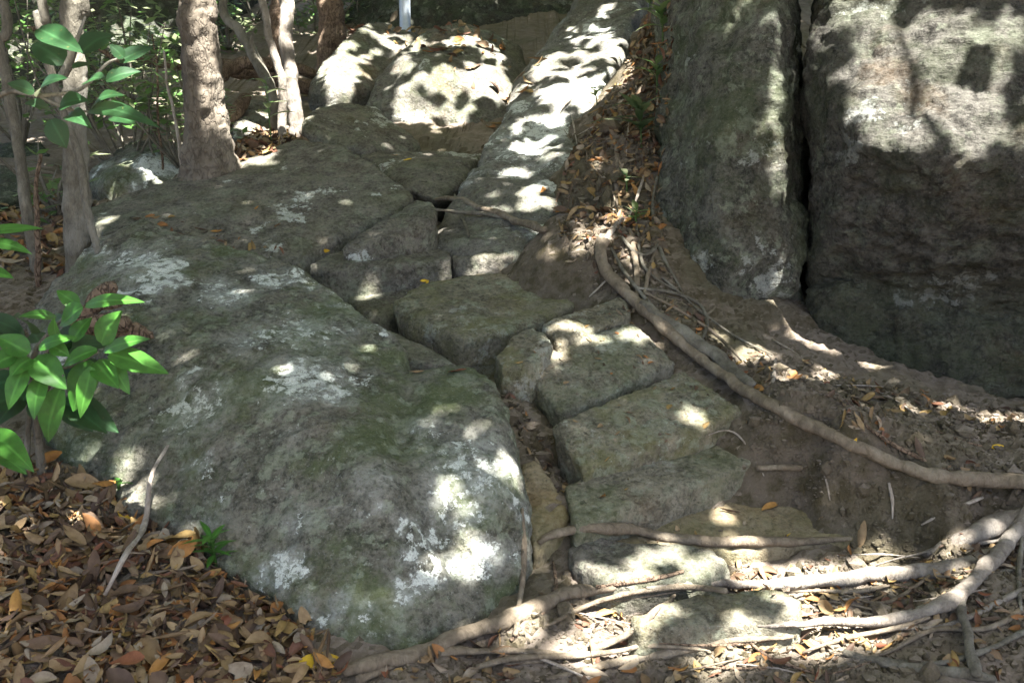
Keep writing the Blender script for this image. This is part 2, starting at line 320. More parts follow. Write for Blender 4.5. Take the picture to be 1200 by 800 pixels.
CP += [Wd(*c) for c in [
    (-0.4, 3.3, .05), (-0.9, 3.7, .15), (-0.3, 3.9, .3), (-1.3, 4.4, .5), (-1.9, 4.0, .45), (-2.4, 4.6, .7), (0.35, 3.6, .18), (0.5, 3.95, .30), (0.35, 4.2, .42), (0.0, 4.6, .45), (-0.4, 5.1, .6), (-1, 5.6, .75), (-0.5, 6.4, .95),
    (0.3, 5.4, .7), (0.1, 6.3, 1.05), (-.35, 5.9, 1.0), (0.6, 7.6, 1.5), (-1.7, 6.2, 1.1), (1.9, 5.4, .5), (3, 5.2, .3), (2.5, 7.5, 1.5), (1.3, 8.5, 2.3), (4.5, 4, .3), (4.5, 7, 1.2),
    (-3.5, 2.5, .25), (-4.5, 5, .9), (-5, 8, 1.5), (-2, 10, 1.9), (1, 11, 2.6), (5, 11, 3), (-8, 12, 2.3), (0, 0.8, -.35), (-3, 0, -.3), (3, 0, -.3), (0, -4, -.9), (-9, 0, .2), (9, 0, .2), (9, 8, 2), (-12, 25, 5), (0, 25, 6), (14, 25, 5.5),
    (0, -20, -3), (-30, 0, 0), (30, 0, 0), (-150, -150, -6), (150, -150, -6), (-150, 150, 14), (150, 150, 14), (0, 150, 18), (-150, 0, 0), (150, 0, 0), (0, -150, -8)]]
CP = np.array(CP)
def _phi(A, B):
    d = np.sqrt(((A[:, None, :2] - B[None, :, :2]) ** 2).sum(-1) + 0.0025); return d
_K = _phi(CP, CP) + np.eye(len(CP)) * -0.003
_w = np.linalg.solve(_K, CP[:, 2])
def gz(xy, detail=True):
    xy = np.atleast_2d(np.asarray(xy, float))[:, :2]
    z = np.concatenate([_phi(c, CP) @ _w for c in np.array_split(xy, max(1, len(xy) // 20000))])
    if detail:
        p = np.c_[xy, np.zeros(len(xy))]
        z = z + 0.045 * fbm(p, 2.1, 3, 3) + 0.032 * fbm(p, 6, 4, 5) + 0.013 * fbm(p, 22, 3, 9)
    return z
def axis(lo, hi, step, far, n):
    core = np.arange(lo, hi + step / 2, step); g = np.geomspace(step * 2, far, n)
    return np.r_[(lo - g)[::-1], core, hi + g]
gx = axis(-2.6, 2.6, 0.0155, 180, 60); gy = axis(2.2, 7.0, 0.0155, 180, 60)
XX, YY = np.meshgrid(gx, gy); xy = np.c_[XX.ravel(), YY.ravel()]
GV = np.c_[xy, gz(xy)]
nx, ny = len(gx), len(gy)
ii = (np.arange(ny - 1)[:, None] * nx + np.arange(nx - 1)[None]).ravel()
ground_me = mesh('ground', GV, np.c_[ii, ii + 1, ii + nx + 1, ii + nx])
ground = link('ground', ground_me, M['soil'], kind='structure', label='bare sandy forest soil sloping up between the rocks')

# ------------------------------------------------------------------ rocks
def bvh_of(objs):
    V = []; Fs = []; o_ = 0
    for o in objs:
        me = o.data; n = len(me.vertices); v = np.empty(n * 3, np.float32); me.vertices.foreach_get('co', v)
        v = v.reshape(-1, 3) + np.array(o.location); V.append(v)
        Fs += [tuple(i + o_ for i in p.vertices) for p in me.polygons]; o_ += n
    return BVHTree.FromPolygons(np.concatenate(V).tolist(), Fs)
def hull_into(bm, pts):
    b2 = bmesh.new()
    vs = [b2.verts.new(p) for p in pts]
    r = bmesh.ops.convex_hull(b2, input=vs)
    bmesh.ops.delete(b2, geom=list({g for k in ('geom_interior', 'geom_unused') for g in r[k] if isinstance(g, bmesh.types.BMVert)}), context='VERTS')
    me = bpy.data.meshes.new('t'); b2.to_mesh(me); b2.free(); bm.from_mesh(me); bpy.data.meshes.remove(me)
ROCKS = []
def rock(name, hulls, mat, label, cat='rock', group=None, voxel=0.02, smooth=8, amp=0.012, freq=3.0, strata=0.0, seed=0, fine=0.004):
    """hulls: list of point lists; the union of their convex hulls is voxelised, rounded and weathered"""
    bm = bmesh.new()
    for h in hulls: hull_into(bm, h)
    me = bpy.data.meshes.new('t'); bm.to_mesh(me); bm.free()
    tmp = bpy.data.objects.new('t', me); COL.objects.link(tmp)
    r = tmp.modifiers.new('r', 'REMESH'); r.mode = 'VOXEL'; r.voxel_size = voxel
    s = tmp.modifiers.new('s', 'SMOOTH'); s.factor = 0.5; s.iterations = smooth
    dg = bpy.context.evaluated_depsgraph_get(); ev = tmp.evaluated_get(dg).to_mesh()
    n = len(ev.vertices); V = np.empty(n * 3, np.float32); ev.vertices.foreach_get('co', V); V = V.reshape(-1, 3).astype(float)
    N = np.empty(n * 3, np.float32); ev.vertices.foreach_get('normal', N); N = N.reshape(-1, 3)
    Fq = np.empty(len(ev.loops), np.int32); ev.loops.foreach_get('vertex_index', Fq); Fq = Fq.reshape(-1, 4)
    tmp.evaluated_get(dg).to_mesh_clear()
    bpy.data.objects.remove(tmp); bpy.data.meshes.remove(me)
    d = amp * fbm(V, freq, 3, seed) + amp * 0.45 * (1 - 2 * np.abs(fbm(V, freq * 2.3, 3, seed + 5))) + fine * fbm(V, 22, 3, seed + 9)
    if strata:
        q = V * np.array((1.3, 1.3, 7.0)); d += strata * fbm(q, 1.8, 4, seed + 3) 
    V = V + N * d[:, None]
    V, at = recenter(V)
    o = link(name, mesh(name, V, Fq), mat, None, at, label=label, category=cat)
    if group: o['group'] = group
    ROCKS.append(o); return o
def pts(L): return [P(*c) for c in L]
def ptz(L): return [PZ(*c) for c in L]
def dn(p, d, shrink=0.0, back=0.0):
    c = np.mean(p, 0); out = []
    for q in p:
        k = c + (np.asarray(q) - c) * (1 - shrink); out.append((k[0], k[1] + back, q[2] - d))
    return list(p) + out

STEPG = 'flat blocks laid as steps'
# --- the steps
def shr(p, k=.025):
    c = np.mean(p, 0); return [c + (q - c) * (1 - k) for q in p]
p = shr(ptz([(662, 570, .31), (690, 556, .325), (853, 512, .37), (899, 534, .335), (862, 553, .30), (772, 583, .285), (690, 606, .27), (674, 614, .26)]), -.01)
rock('step_stone', [dn(p, .20, .03)], M['step'], 'lowest long worn step with an orange leaf lying on it', 'step stone', STEPG, .010, 6, .010, 4, seed=1, fine=.006)
p = shr(ptz([(646, 503, .45), (655, 491, .482), (801, 433, .572), (870, 480, .475), (818, 506, .428), (750, 530, .393), (684, 551, .363)]), .006)
rock('step_stone', [dn(p, .18, .08)], M['step2'], 'broad step block with a yellow-green mossy left end', 'step stone', STEPG, .010, 6, .010, 4, seed=2, fine=.006)
p = shr(ptz([(607, 428, .585), (612, 417, .615), (652, 408, .642), (743, 377, .712), (791, 423, .575), (722, 459, .52), (656, 485, .468), (640, 470, .485)]), .004)
rock('step_stone', [dn(p, .22, .06)], M['step'], 'grey step block under the narrow lintel-like stone', 'step stone', STEPG, .010, 6, .010, 4, seed=3, fine=.006)
p = shr(ptz([(636, 380, .712), (650, 374, .733), (728, 346, .79), (735, 352, .775), (739, 366, .742), (700, 383, .708), (653, 402, .668)]), .0)
rock('step_stone', [dn(p, .16, 0)], M['step2'], 'narrow topmost step stone with a pale sunlit patch beside the roots', 'step stone', STEPG, .009, 7, .009, 5, seed=4, fine=.005)
p = ptz([(580, 416, .645), (600, 392, .695), (626, 383, .715), (642, 392, .70), (647, 404, .675), (612, 427, .63), (588, 432, .615)])
rock('wedge_stone', [dn(p, .2, -.05)], M['step2'], 'small wedge stone butted against the end of the topmost step', 'stone', None, .009, 14, .012, 6, seed=5, fine=.005)
# bedrock tread below the steps
p = ptz([(655, 640, .16), (690, 612, .185), (850, 575, .21), (930, 578, .20), (1003, 628, .125), (880, 645, .12), (740, 648, .135)])
rock('bedrock_slab', [dn(p, .25, -.1)], M['sand'], 'smooth yellowish bedrock tread below the lowest step', 'rock', None, .012, 8, .010, 3, seed=6)
# big block left of the steps
p = pts([(459, 352, 4.70), (478, 339, 4.85), (506, 327, 5.0), (613, 317, 5.12), (660, 321, 5.1), (684, 350, 4.75), (638, 376, 4.5), (585, 392, 4.36), (540, 398, 4.3), (500, 384, 4.45), (466, 368, 4.62)])
rock('step_block', [p + pts([(640, 376, 4.52), (585, 402, 4.42), (536, 424, 4.40), (512, 422, 4.42), (482, 397, 4.52), (470, 380, 4.62)]) + dn(p, .28, .12)[len(p):]], M['step2'],
     'large rounded mossy block between the boulder and the steps', 'rock', None, .014, 10, .014, 3.2, seed=7)
# flat stone below the left of it
p = pts([(400, 340, 5.0), (440, 325, 5.2), (535, 321, 5.3), (520, 338, 5.05), (470, 350, 4.98), (452, 372, 4.75), (425, 365, 4.8)])
rock('flat_stone', [dn(p, .2, -.05)], M['slab'], 'flat grey stone wedged behind the big boulder with a dark hollow', 'rock', None, .013, 8, .01, 4, seed=8)
p = pts([(415, 400, 4.2), (455, 385, 4.3), (500, 408, 4.2), (545, 432, 3.95), (480, 420, 4.0)])
rock('sunken_stone', [dn(p, .25, -.05)], M['slab'], 'sunken stone in the gap between boulder and mossy block', 'rock', None, .013, 8, .01, 4, seed=9)
# row of stones above
p = pts([(364, 311, 5.0), (375, 302, 5.1), (392, 295, 5.2), (500, 287, 5.42), (526, 292, 5.32), (529, 303, 5.12), (450, 311, 4.98), (388, 319, 4.92)])
rock('edging_stone', [dn(p, .22, 0)], M['slab'], 'long low mossy edging stone in front of the tilted finger of rock', 'rock', None, .012, 8, .014, 4, seed=10)
p = pts([(524, 296, 5.4), (560, 281, 5.52), (610, 275, 5.55), (624, 282, 5.4), (620, 292, 5.18), (600, 300, 5.1), (565, 301, 5.1), (530, 303, 5.18)])
rock('edging_stone', [dn(p, .12, .0)], M['slab'], 'chunky stone with a dark hole under its left end beside pale bedrock', 'rock', None, .012, 8, .014, 5, seed=11)
p = pts([(398, 291, 5.05), (442, 261, 5.32), (486, 232, 5.58), (504, 234, 5.52), (513, 249, 5.36), (502, 264, 5.25), (440, 286, 5.08)])
rock('finger_stone', [dn(p, .24, .0)], M['slab'], 'tilted finger of rock with a pale lichen patch on its side', 'rock', None, .012, 16, .014, 4, seed=12, fine=.006)
# big boulder
main = pts([(490, 768, 2.74), (400, 757, 2.72), (300, 690, 2.9), (230, 625, 3.08), (180, 592, 3.22), (80, 550, 3.45), (45, 480, 3.7),
            (470, 400, 3.95), (400, 345, 4.3), (345, 310, 4.55), (250, 285, 4.8), (160, 257, 5.0), (112, 285, 4.9), (60, 335, 4.6), (36, 372, 4.45),
            (300, 450, 3.5), (440, 560, 3.04), (190, 500, 3.45), (390, 500, 3.25), (480, 600, 2.98), (380, 430, 3.68), (250, 350, 4.2), (130, 360, 4.15), (480, 690, 2.84), (560, 740, 2.86)])
lobe = pts([(545, 427, 3.78), (578, 446, 3.66), (606, 520, 3.42), (624, 600, 3.2), (622, 660, 3.05), (606, 705, 2.95), (540, 755, 2.82), (500, 720, 2.86), (470, 480, 3.5), (520, 440, 3.68), (480, 560, 3.12), (540, 520, 3.3), (560, 600, 3.06), (590, 570, 3.15), (450, 440, 3.75)])
lob_low = [(q[0], q[1] + .25, -.15) for q in lobe]
rock('boulder', [main + [(q[0], q[1] + .3, -.25) for q in main], lobe + lob_low], M['boulder'], 'huge domed boulder splashed with white lichen beside the steps', 'boulder', None,  .014, 12, .024, 2.2, seed=13, fine=.009)
p = pts([(612, 542, 3.52), (628, 540, 3.52), (648, 560, 3.45), (666, 606, 3.28), (658, 628, 3.2), (625, 640, 3.12), (606, 600, 3.3)])
rock('brown_stone', [dn(p, .2, .0)], M['sand'], 'brownish wedge stone squeezed between boulder and lowest step', 'rock', None, .010, 7, .01, 6, seed=14)
p = pts([(664, 640, 3.18), (690, 628, 3.24), (830, 640, 3.22), (856, 655, 3.14), (830, 676, 3.02), (760, 684, 2.99), (700, 680, 2.99), (672, 655, 3.1)])
rock('shelf_stone', [dn(p, .18, -.05)], M['slab'], 'grey stone tucked under the root that crosses the path', 'rock', None, .011, 7, .010, 5, seed=15)
p = pts([(742, 722, 2.80), (775, 707, 2.88), (812, 697, 2.93), (905, 691, 2.95), (938, 702, 2.90), (932, 718, 2.82), (860, 730, 2.77), (790, 736, 2.75), (752, 738, 2.74)])
rock('path_stone', [dn(p, .12, -.08)], M['step2'], 'half buried pale green stone lying among roots on the path', 'rock', None, .010, 7, .010, 5, seed=16)
# slab behind boulder
p = pts([(95, 245, 5.7), (150, 226, 5.9), (232, 204, 6.15), (300, 182, 6.4), (350, 163, 6.65), (400, 172, 6.45), (440, 192, 6.1), (483, 226, 5.7), (470, 242, 5.55), (416, 270, 5.32), (350, 302, 5.05), (280, 297, 5.05), (120, 272, 5.2)])
rock('rock_slab', [dn(p, .5, -.02)], M['slab'], 'broad tilted dark slab at the foot of the flaking trunk', 'rock', None, .02, 9, .018, 1.8, seed=17)
# flat rock
p = pts([(418, 179, 7.0), (480, 173, 7.5), (556, 174, 7.6), (568, 180, 7.2), (546, 191, 6.6), (500, 204, 6.3), (462, 197, 6.5)])
rock('ledge_rock', [p + pts([(475, 222, 6.15), (512, 234, 6.0), (545, 214, 6.3)]) + dn(p, .35, .0)[len(p):]], M['slab'], 'flat topped ledge rock where the path levels out', 'rock', None, .018, 6, .016, 3, seed=18)
p = pts([(566, 182, 7.2), (510, 212, 6.3), (470, 204, 6.4), (540, 205, 6.35)])
rock('pebble_block', [dn(pts([(492, 158, 7.9), (510, 153, 8.0), (533, 168, 7.7), (520, 175, 7.6), (495, 172, 7.6)]), .15)], M['slab'], 'small angular stone behind the ledge rock', 'stone', None, .014, 4, .01, 7, seed=19)
rock('pebble_block', [dn(pts([(536, 162, 8.0), (560, 160, 8.0), (565, 172, 7.7), (540, 174, 7.6)]), .12)], M['pale'], 'low pale pebble behind the ledge rock', 'stone', None, .014, 4, .01, 7, seed=20)
p = pts([(355, 143, 7.05), (366, 127, 7.4), (398, 119, 7.7), (440, 125, 7.7), (492, 166, 7.3), (470, 172, 7.15), (428, 168, 6.95)])
rock('wedge_rock', [p + pts([(356, 158, 6.95), (430, 180, 6.9), (480, 180, 7.1)]) + dn(p, .35)[len(p):]], M['slab'], 'wedge shaped rock with a shaded brown face below the sunlit boulders', 'rock', None, .018, 7, .016, 3, seed=21)
p = pts([(360, 104, 8.3), (372, 82, 8.45), (398, 50, 8.7), (428, 28, 9.1), (455, 24, 9.3), (492, 40, 9.2), (470, 72, 8.8), (440, 100, 8.35), (410, 108, 8.2), (380, 108, 8.15)])
rock('pale_boulder', [p + pts([(362, 128, 8.35), (425, 122, 8.4)]) + dn(p, .7)[len(p):]], M['pale'], 'sunlit pale boulder leaning on the wider striped one', 'boulder', None, .022, 9, .03, 2, seed=22)
p = pts([(430, 118, 8.0), (442, 92, 8.25), (470, 60, 8.5), (500, 35, 8.85), (530, 26, 9.1), (580, 36, 9.2), (614, 60, 9.0), (629, 92, 8.7), (620, 120, 8.3), (600, 142, 8.0), (545, 150, 7.85), (490, 152, 7.85), (445, 138, 7.85), (520, 80, 8.1), (560, 80, 8.2), (480, 100, 7.95)])
rock('pale_boulder', [dn(p, .7)], M['pale'], 'wide humped sunlit boulder with dark run-off streaks', 'boulder', None, .022, 10, .035, 2, seed=23)
# ramp
p = pts([(512, 290, 5.45), (540, 228, 5.95), (575, 165, 6.9), (603, 112, 7.7), (634, 62, 8.6), (682, 2, 9.8), (710, -50, 10.8), (770, -50, 10.2), (752, 28, 8.9), (718, 78, 8.0), (696, 112, 7.35), (655, 185, 6.25), (640, 235, 5.7), (634, 278, 5.35), (622, 312, 5.08), (560, 305, 5.2), (625, 150, 6.85), (670, 85, 7.9)])
rock('rock_ramp', [dn(p, .6, -.02)], M['ramp'], 'long pale slab ramping up beside the leaf filled gully', 'rock', None, .02, 8, .055, 1.4, seed=24, fine=.008)
p = pts([(640, 55, 9.3), (655, 42, 9.5), (672, 40, 9.6), (672, 70, 9.0), (645, 75, 9.0)])
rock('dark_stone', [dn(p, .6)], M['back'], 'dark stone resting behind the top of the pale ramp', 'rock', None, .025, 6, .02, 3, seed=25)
rock('dark_stone', [dn(pts([(600, 118, 8.3), (612, 112, 8.4), (622, 116, 8.3), (618, 130, 8.1), (602, 130, 8.1)]), .2)], M['pale'], 'little pale stone between striped boulder and ramp', 'stone', None, .016, 4, .01, 6, seed=26)
# cliffs
A = pts([(806, -90, 6.2), (796, 40, 5.95), (781, 140, 5.7), (774, 225, 5.5), (783, 300, 5.2), (812, 345, 5.0), (850, 352, 4.9), (928, 345, 4.92), (942, 300, 5.05), (944, 200, 5.75), (933, 130, 6.0), (920, 60, 6.1), (916, -90, 6.5),
         (905, 215, 5.0), (905, 20, 5.25), (905, -90, 5.5), (850, 60, 5.35), (835, 200, 5.0), (850, 300, 4.85), (925, 300, 4.88)])
A += [(1.1, 6.6, 3.4), (1.56, 6.3, 3.4), (1.1, 8.2, 3.0), (1.95, 8.2, 3.0), (1.0, 7.2, .6), (1.85, 7.2, .6)]
B = pts([(830, 345, 5.08), (936, 335, 5.08), (942, 390, 5.02), (842, 392, 5.0)]) + [(1.0, 6.5, .3), (1.8, 6.5, .3), (1.05, 5.1, .3), (1.55, 5.1, .3)]
rock('cliff_rock', [A, B], M['cliff'], 'tall greenish boulder left of the dark cleft above the roots', 'boulder', None, .019, 9, .055, 1.7, strata=.012, seed=27, fine=.012)
A = pts([(953, -90, 5.6), (956, 50, 5.15), (978, 120, 4.8), (1003, 168, 4.5), (1100, 178, 4.3), (1200, 186, 4.22), (1420, 190, 4.2), (1200, -90, 4.95), (1450, -90, 4.9), (1330, 60, 4.6),
         (962, 300, 5.08), (950, 345, 5.05), (1000, 350, 4.92), (1100, 395, 4.86), (1200, 410, 4.8), (1450, 420, 4.7), (966, 160, 5.2), (982, 230, 4.95)])
A += [(2.0, 6.5, 3.3), (4.2, 6.3, 3.3), (2.4, 8.0, 2.6), (4.4, 8.0, 2.6), (2.12, 7, .5), (4.2, 7, .3)]
B = pts([(946, 340, 4.95), (985, 335, 4.85), (1020, 355, 4.74), (1100, 402, 4.62), (1200, 418, 4.54), (1450, 425, 4.46), (955, 400, 4.85), (1010, 425, 4.74), (1100, 455, 4.62), (1200, 470, 4.52), (1450, 480, 4.44)]) + [(1.8, 6, .2), (4, 6, .1), (1.55, 5, .3), (4, 4.6, 0)]
rock('cliff_rock', [A, B], M['cliff2'], 'massive overhanging boulder right of the dark cleft', 'boulder', None, .017, 10, .06, 1.6, strata=.014, seed=28, fine=.014)
# background
p = pts([(102, 238, 6.6), (106, 200, 6.9), (150, 164, 7.3), (222, 168, 7.2), (242, 205, 6.7), (170, 185, 6.65), (130, 210, 6.5), (180, 230, 6.4)])
rock('mossy_boulder', [dn(p, .6)], M['boulder'], 'mossy boulder with leaf shadows behind the thin trunks', 'boulder', None, .02, 9, .02, 2.5, seed=29)
p = pts([(270, 120, 8.0), (300, 118, 8.2), (345, 125, 8.0), (345, 162, 7.6), (275, 168, 7.4)])
rock('block_rock', [dn(p, .5)], M['pale'], 'squared sunlit block of stone behind the pale twin trunks', 'rock', None, .02, 4, .02, 3, seed=30)
p = pts([(-60, 190, 7.4), (0, 165, 7.8), (50, 165, 7.7), (70, 200, 7.2), (40, 230, 6.9), (-60, 240, 6.8)])
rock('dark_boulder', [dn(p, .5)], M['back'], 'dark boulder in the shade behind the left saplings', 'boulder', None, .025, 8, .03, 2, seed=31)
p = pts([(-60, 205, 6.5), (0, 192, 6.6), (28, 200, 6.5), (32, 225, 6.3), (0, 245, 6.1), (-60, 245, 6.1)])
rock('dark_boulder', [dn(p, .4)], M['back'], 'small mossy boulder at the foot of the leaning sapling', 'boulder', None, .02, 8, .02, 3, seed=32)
p = pts([(-80, 345, 4.9), (0, 325, 5.1), (40, 315, 5.2), (70, 330, 5.0), (40, 380, 4.6), (-80, 400, 4.5)])
rock('grey_rock', [dn(p, .4)], M['slab'], 'grey rock beside the big boulder behind the leafy seedling', 'rock', None, .02, 8, .02, 2.5, seed=33)
p = pts([(385, 40, 12.5), (450, -20, 12.5), (560, -80, 12.5), (800, -90, 12.5), (820, 60, 11.8), (700, 90, 11.3), (600, 90, 11), (450, 80, 11.2)])
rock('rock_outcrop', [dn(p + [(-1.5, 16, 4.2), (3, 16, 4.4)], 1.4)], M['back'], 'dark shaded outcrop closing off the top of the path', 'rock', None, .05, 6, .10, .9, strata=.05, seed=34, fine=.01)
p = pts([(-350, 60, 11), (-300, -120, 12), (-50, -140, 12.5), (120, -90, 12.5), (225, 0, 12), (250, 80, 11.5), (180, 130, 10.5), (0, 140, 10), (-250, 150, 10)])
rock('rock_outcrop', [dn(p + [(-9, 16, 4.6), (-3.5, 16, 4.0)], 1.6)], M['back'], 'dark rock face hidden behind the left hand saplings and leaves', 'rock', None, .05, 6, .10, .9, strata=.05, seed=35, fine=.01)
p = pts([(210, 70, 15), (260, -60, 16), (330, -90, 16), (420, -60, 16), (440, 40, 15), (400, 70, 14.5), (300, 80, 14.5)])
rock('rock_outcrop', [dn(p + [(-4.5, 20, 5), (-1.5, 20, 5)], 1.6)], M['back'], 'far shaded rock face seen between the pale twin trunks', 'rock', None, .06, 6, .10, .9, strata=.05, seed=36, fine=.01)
BVH = bvh_of(ROCKS + [ground])
def hit(u, v):
    d = ray(u, v); r = BVH.ray_cast(Vector(CAM), Vector(d).normalized(), 200)
    return (np.array(r[0]), np.array(r[1])) if r[0] is not None else (P(u, v, 5), np.array((0, 0, 1.0)))
# ------------------------------------------------------------------ roots, stems and trunks
def catmull(pts_, n):
    p = np.asarray(pts_, float); p = np.vstack([2 * p[0] - p[1], p, 2 * p[-1] - p[-2]]); out = []
    m = len(p) - 3
    for t in np.linspace(0, m - 1e-6, n):
        i = int(t); f = t - i; a, b, c, d = p[i:i + 4]
        out.append(0.5 * ((2 * b) + (-a + c) * f + (2 * a - 5 * b + 4 * c - d) * f * f + (-a + 3 * b - 3 * c + d) * f ** 3))
    return np.array(out)
def tube_vf(path, radii, seg=10, step=0.03, bumpy=0.12, seed=0, flare=None, wob=0.0, knots=False, flat=0.0):
    path = np.asarray(path, float); L = np.linalg.norm(np.diff(path, axis=0), axis=1).sum()
    n = max(6, int(L / step)); C = catmull(path, n)
    R = catmull(np.c_[np.asarray(radii, float), np.zeros((len(radii), 2))], n)[:, 0] if len(radii) == len(path) else np.interp(np.linspace(0, 1, n), np.linspace(0, 1, len(radii)), radii)
    R = np.maximum(R, 0.0012)
    if knots:
        rk = np.random.default_rng(seed + 3)
        for _ in range(max(1, int(L * 5))):
            c0 = rk.uniform(0, n); R = R * (1 + rk.uniform(-.12, .28) * np.exp(-((np.arange(n) - c0) * step / rk.uniform(.015, .05)) ** 2))
    if wob: C = C + wob * np.c_[fbm(C, 3.5, 3, seed + 1), fbm(C, 3.5, 3, seed + 2), fbm(C, 3.5, 3, seed + 3)]
    T = np.gradient(C, axis=0); T /= np.linalg.norm(T, axis=1)[:, None] + 1e-9
    a = np.cross(T[0], (0, 0, 1.0)); a = a if np.linalg.norm(a) > .1 else np.cross(T[0], (1.0, 0, 0)); a /= np.linalg.norm(a)
    V = []
    for i in range(n):
        a = a - T[i] * (a @ T[i]); a /= np.linalg.norm(a); b = np.cross(T[i], a)
        th = np.linspace(0, 2 * np.pi, seg, endpoint=False)
        ring = np.cos(th)[:, None] * a + np.sin(th)[:, None] * b
        rg_ = ring * R[i]
        if flat: rg_[:, 2] *= 1 - flat
        V.append(C[i] + rg_)
    V = np.array(V); D = V - C[:, None]
    q = V.reshape(-1, 3); rr = np.repeat(R, seg)
    k = 1 + bumpy * fbm(q, 5, 3, seed) + bumpy * 0.8 * fbm(q, 16, 3, seed + 4)
    V = (C[:, None] + D * k.reshape(n, seg, 1)).reshape(-1, 3)
    V = np.vstack([V, C[0] - T[0] * R[0] * .4, C[-1] + T[-1] * R[-1] * .8])
    i = np.arange(n - 1)[:, None] * seg; j = np.arange(seg)[None]; j2 = (j + 1) % seg
    Q = np.stack([i + j, i + j2, i + seg + j2, i + seg + j], -1).reshape(-1, 4)
    c0, c1 = n * seg, n * seg + 1; jj = np.arange(seg); e = (n - 1) * seg
    caps = np.vstack([np.stack([jj * 0 + c0, (jj + 1) % seg, jj, jj * 0 + c0], -1), np.stack([jj * 0 + c1, e + jj, e + (jj + 1) % seg, jj * 0 + c1], -1)])
    return V, Q, caps[:, :3]
def tube_me(name, tubes, at=None):
    """one mesh from several tubes"""
    Vs = []; T3 = []; o = 0
    for V, Q, Cp in tubes:
        T3.append(np.vstack([Q[:, [0, 1, 2]], Q[:, [0, 2, 3]], Cp]) + o); Vs.append(V); o += len(V)
    V = np.vstack(Vs); V, at = recenter(V, at)
    return mesh(name, V, np.vstack(T3)), at
def smooth_path(p, k=2):
    p = np.array(p, float)
    for _ in range(k):
        q = p.copy(); q[1:-1] = .25 * p[:-2] + .5 * p[1:-1] + .25 * p[2:]; p = q
    return p
def lay(pix, r, lift=0.5, dense=True):
    """lay a root along sighted points on the ground or rock"""
    pix = [tuple(c) for c in pix]
    if dense:
        pp = np.array([c[:2] for c in pix], float); n = max(len(pp), int(np.linalg.norm(np.diff(pp, axis=0), axis=1).sum() / 18))
        pp = catmull(np.c_[pp, np.zeros(len(pp))], n)[:, :2]
    else: pp = np.array(pix)
    out = []
    for u, v in pp:
        h, nn = hit(u, v); out.append(h)
    out = np.array(out)
    for i in range(1, len(out) - 1):          # drop sightings that jump to another surface
        m = (out[i - 1] + out[i + 1]) / 2
        if np.linalg.norm(out[i] - m) > .25: out[i] = m
    out = smooth_path(out, 2); out[:, 2] += r * lift
    return out
NROOT = [0]
def root(name, pix, r, label, mat='root', lift=.5, group='tree roots over the path', cat='root', seed=None, bumpy=.30, wob=.03, path=None):
    NROOT[0] += 1; s = seed or NROOT[0] * 3
    p = lay(pix, max(r), lift) if path is None else np.asarray(path); wob = min(wob, max(r) * .7)
    me, at = tube_me(name, [tube_vf(p, r, 12 if max(r) > .014 else 8, .014 if max(r) > .01 else .025, bumpy, s, wob=wob, knots=True, flat=.18)])
    o = link(name, me, M[mat], None, at, label=label, category=cat)
    if group: o['group'] = group
    return o

root('root', [(706, 292), (704, 312), (716, 335), (738, 356), (790, 405), (850, 455), (930, 502), (1000, 534), (1060, 562), (1130, 572), (1215, 577)], [.026, .029, .030, .028, .027, .028, .030, .030, .029, .031, .033], 'longest pale root running down beside the steps and along the bank edge', lift=1.25, wob=.014)
root('root', [(748, 368), (775, 385), (810, 408), (850, 440), (880, 462)], [.022, .030, .034, .034, .022], 'thick bark-covered root lying next to the longest root by the steps', 'greybark', lift=1.3)
root('root', [(738, 275), (742, 300), (752, 325), (748, 350), (742, 372)], [.010, .016, .014, .010, .007], 'short bent root joining the tangle above the topmost step', lift=1.6)
root('root', [(728, 285), (735, 305), (760, 315), (768, 300), (772, 290)], [.007, .011, .010, .008, .006], 'thin looped root in the tangle below the gully', 'greybark', lift=2.5)
root('root', [(745, 348), (790, 350), (822, 360), (831, 375), (828, 400), (820, 415)], [.006, .009, .010, .010, .008, .005], 'thin grey root arching over the sunlit soil by the steps', 'greybark', lift=4)
root('root', [(776, 330), (800, 350), (850, 392), (905, 420)], [.006, .008, .007, .004], 'slender root trailing down under the tall greenish boulder', 'greybark', lift=2)
root('root', [(632, 640), (663, 624), (740, 626), (800, 634), (850, 640), (930, 640), (995, 632)], [.010, .018, .020, .021, .021, .019, .008], 'brown root crossing the bedrock tread like a rail', 'root', lift=.7)
root('root', [(1210, 602), (1165, 620), (1130, 636), (1085, 652)], [.040, .036, .030, .014], 'stout sun-bleached root stub beside the bank', 'palebark', lift=.4)
root('root', [(1180, 650), (1120, 664), (1050, 678), (980, 688), (900, 690), (830, 692), (760, 700)], [.024, .031, .032, .028, .021, .014, .006], 'thick pale root stretched across the sunlit path', 'palebark', lift=.6)
root('root', [(1215, 600), (1180, 640), (1150, 680), (1120, 710), (1080, 728), (1000, 740), (930, 746), (890, 748)], [.026, .026, .026, .025, .020, .016, .011, .005], 'forked root curving down from the stout stub to the path', 'palebark', lift=1.6)
root('root', [(1124, 706), (1128, 735), (1135, 765), (1146, 805)], [.022, .016, .015, .016], 'branch of the forked root dropping to the shaded soil', 'greybark', lift=1.4)
root('root', [(1200, 610), (1196, 660), (1192, 700), (1196, 720)], [.008, .009, .008, .004], 'thin root hanging straight down by the stout stub', 'greybark', lift=1.5)
root('root', [(990, 768), (1050, 780), (1120, 792), (1160, 798)], [.012, .017, .018, .014], 'shaded root half sunk in soil below the forked root', 'greybark', lift=.4)
root('root', [(400, 796), (470, 778), (540, 754), (610, 718), (680, 696), (720, 690)], [.020, .024, .026, .028, .024, .012], 'brown root hugging the foot of the big boulder', 'root')
root('root', [(420, 800), (480, 772), (560, 768), (640, 770), (700, 764)], [.018, .016, .013, .011, .006], 'flat brown root running out from under the big boulder', 'root')
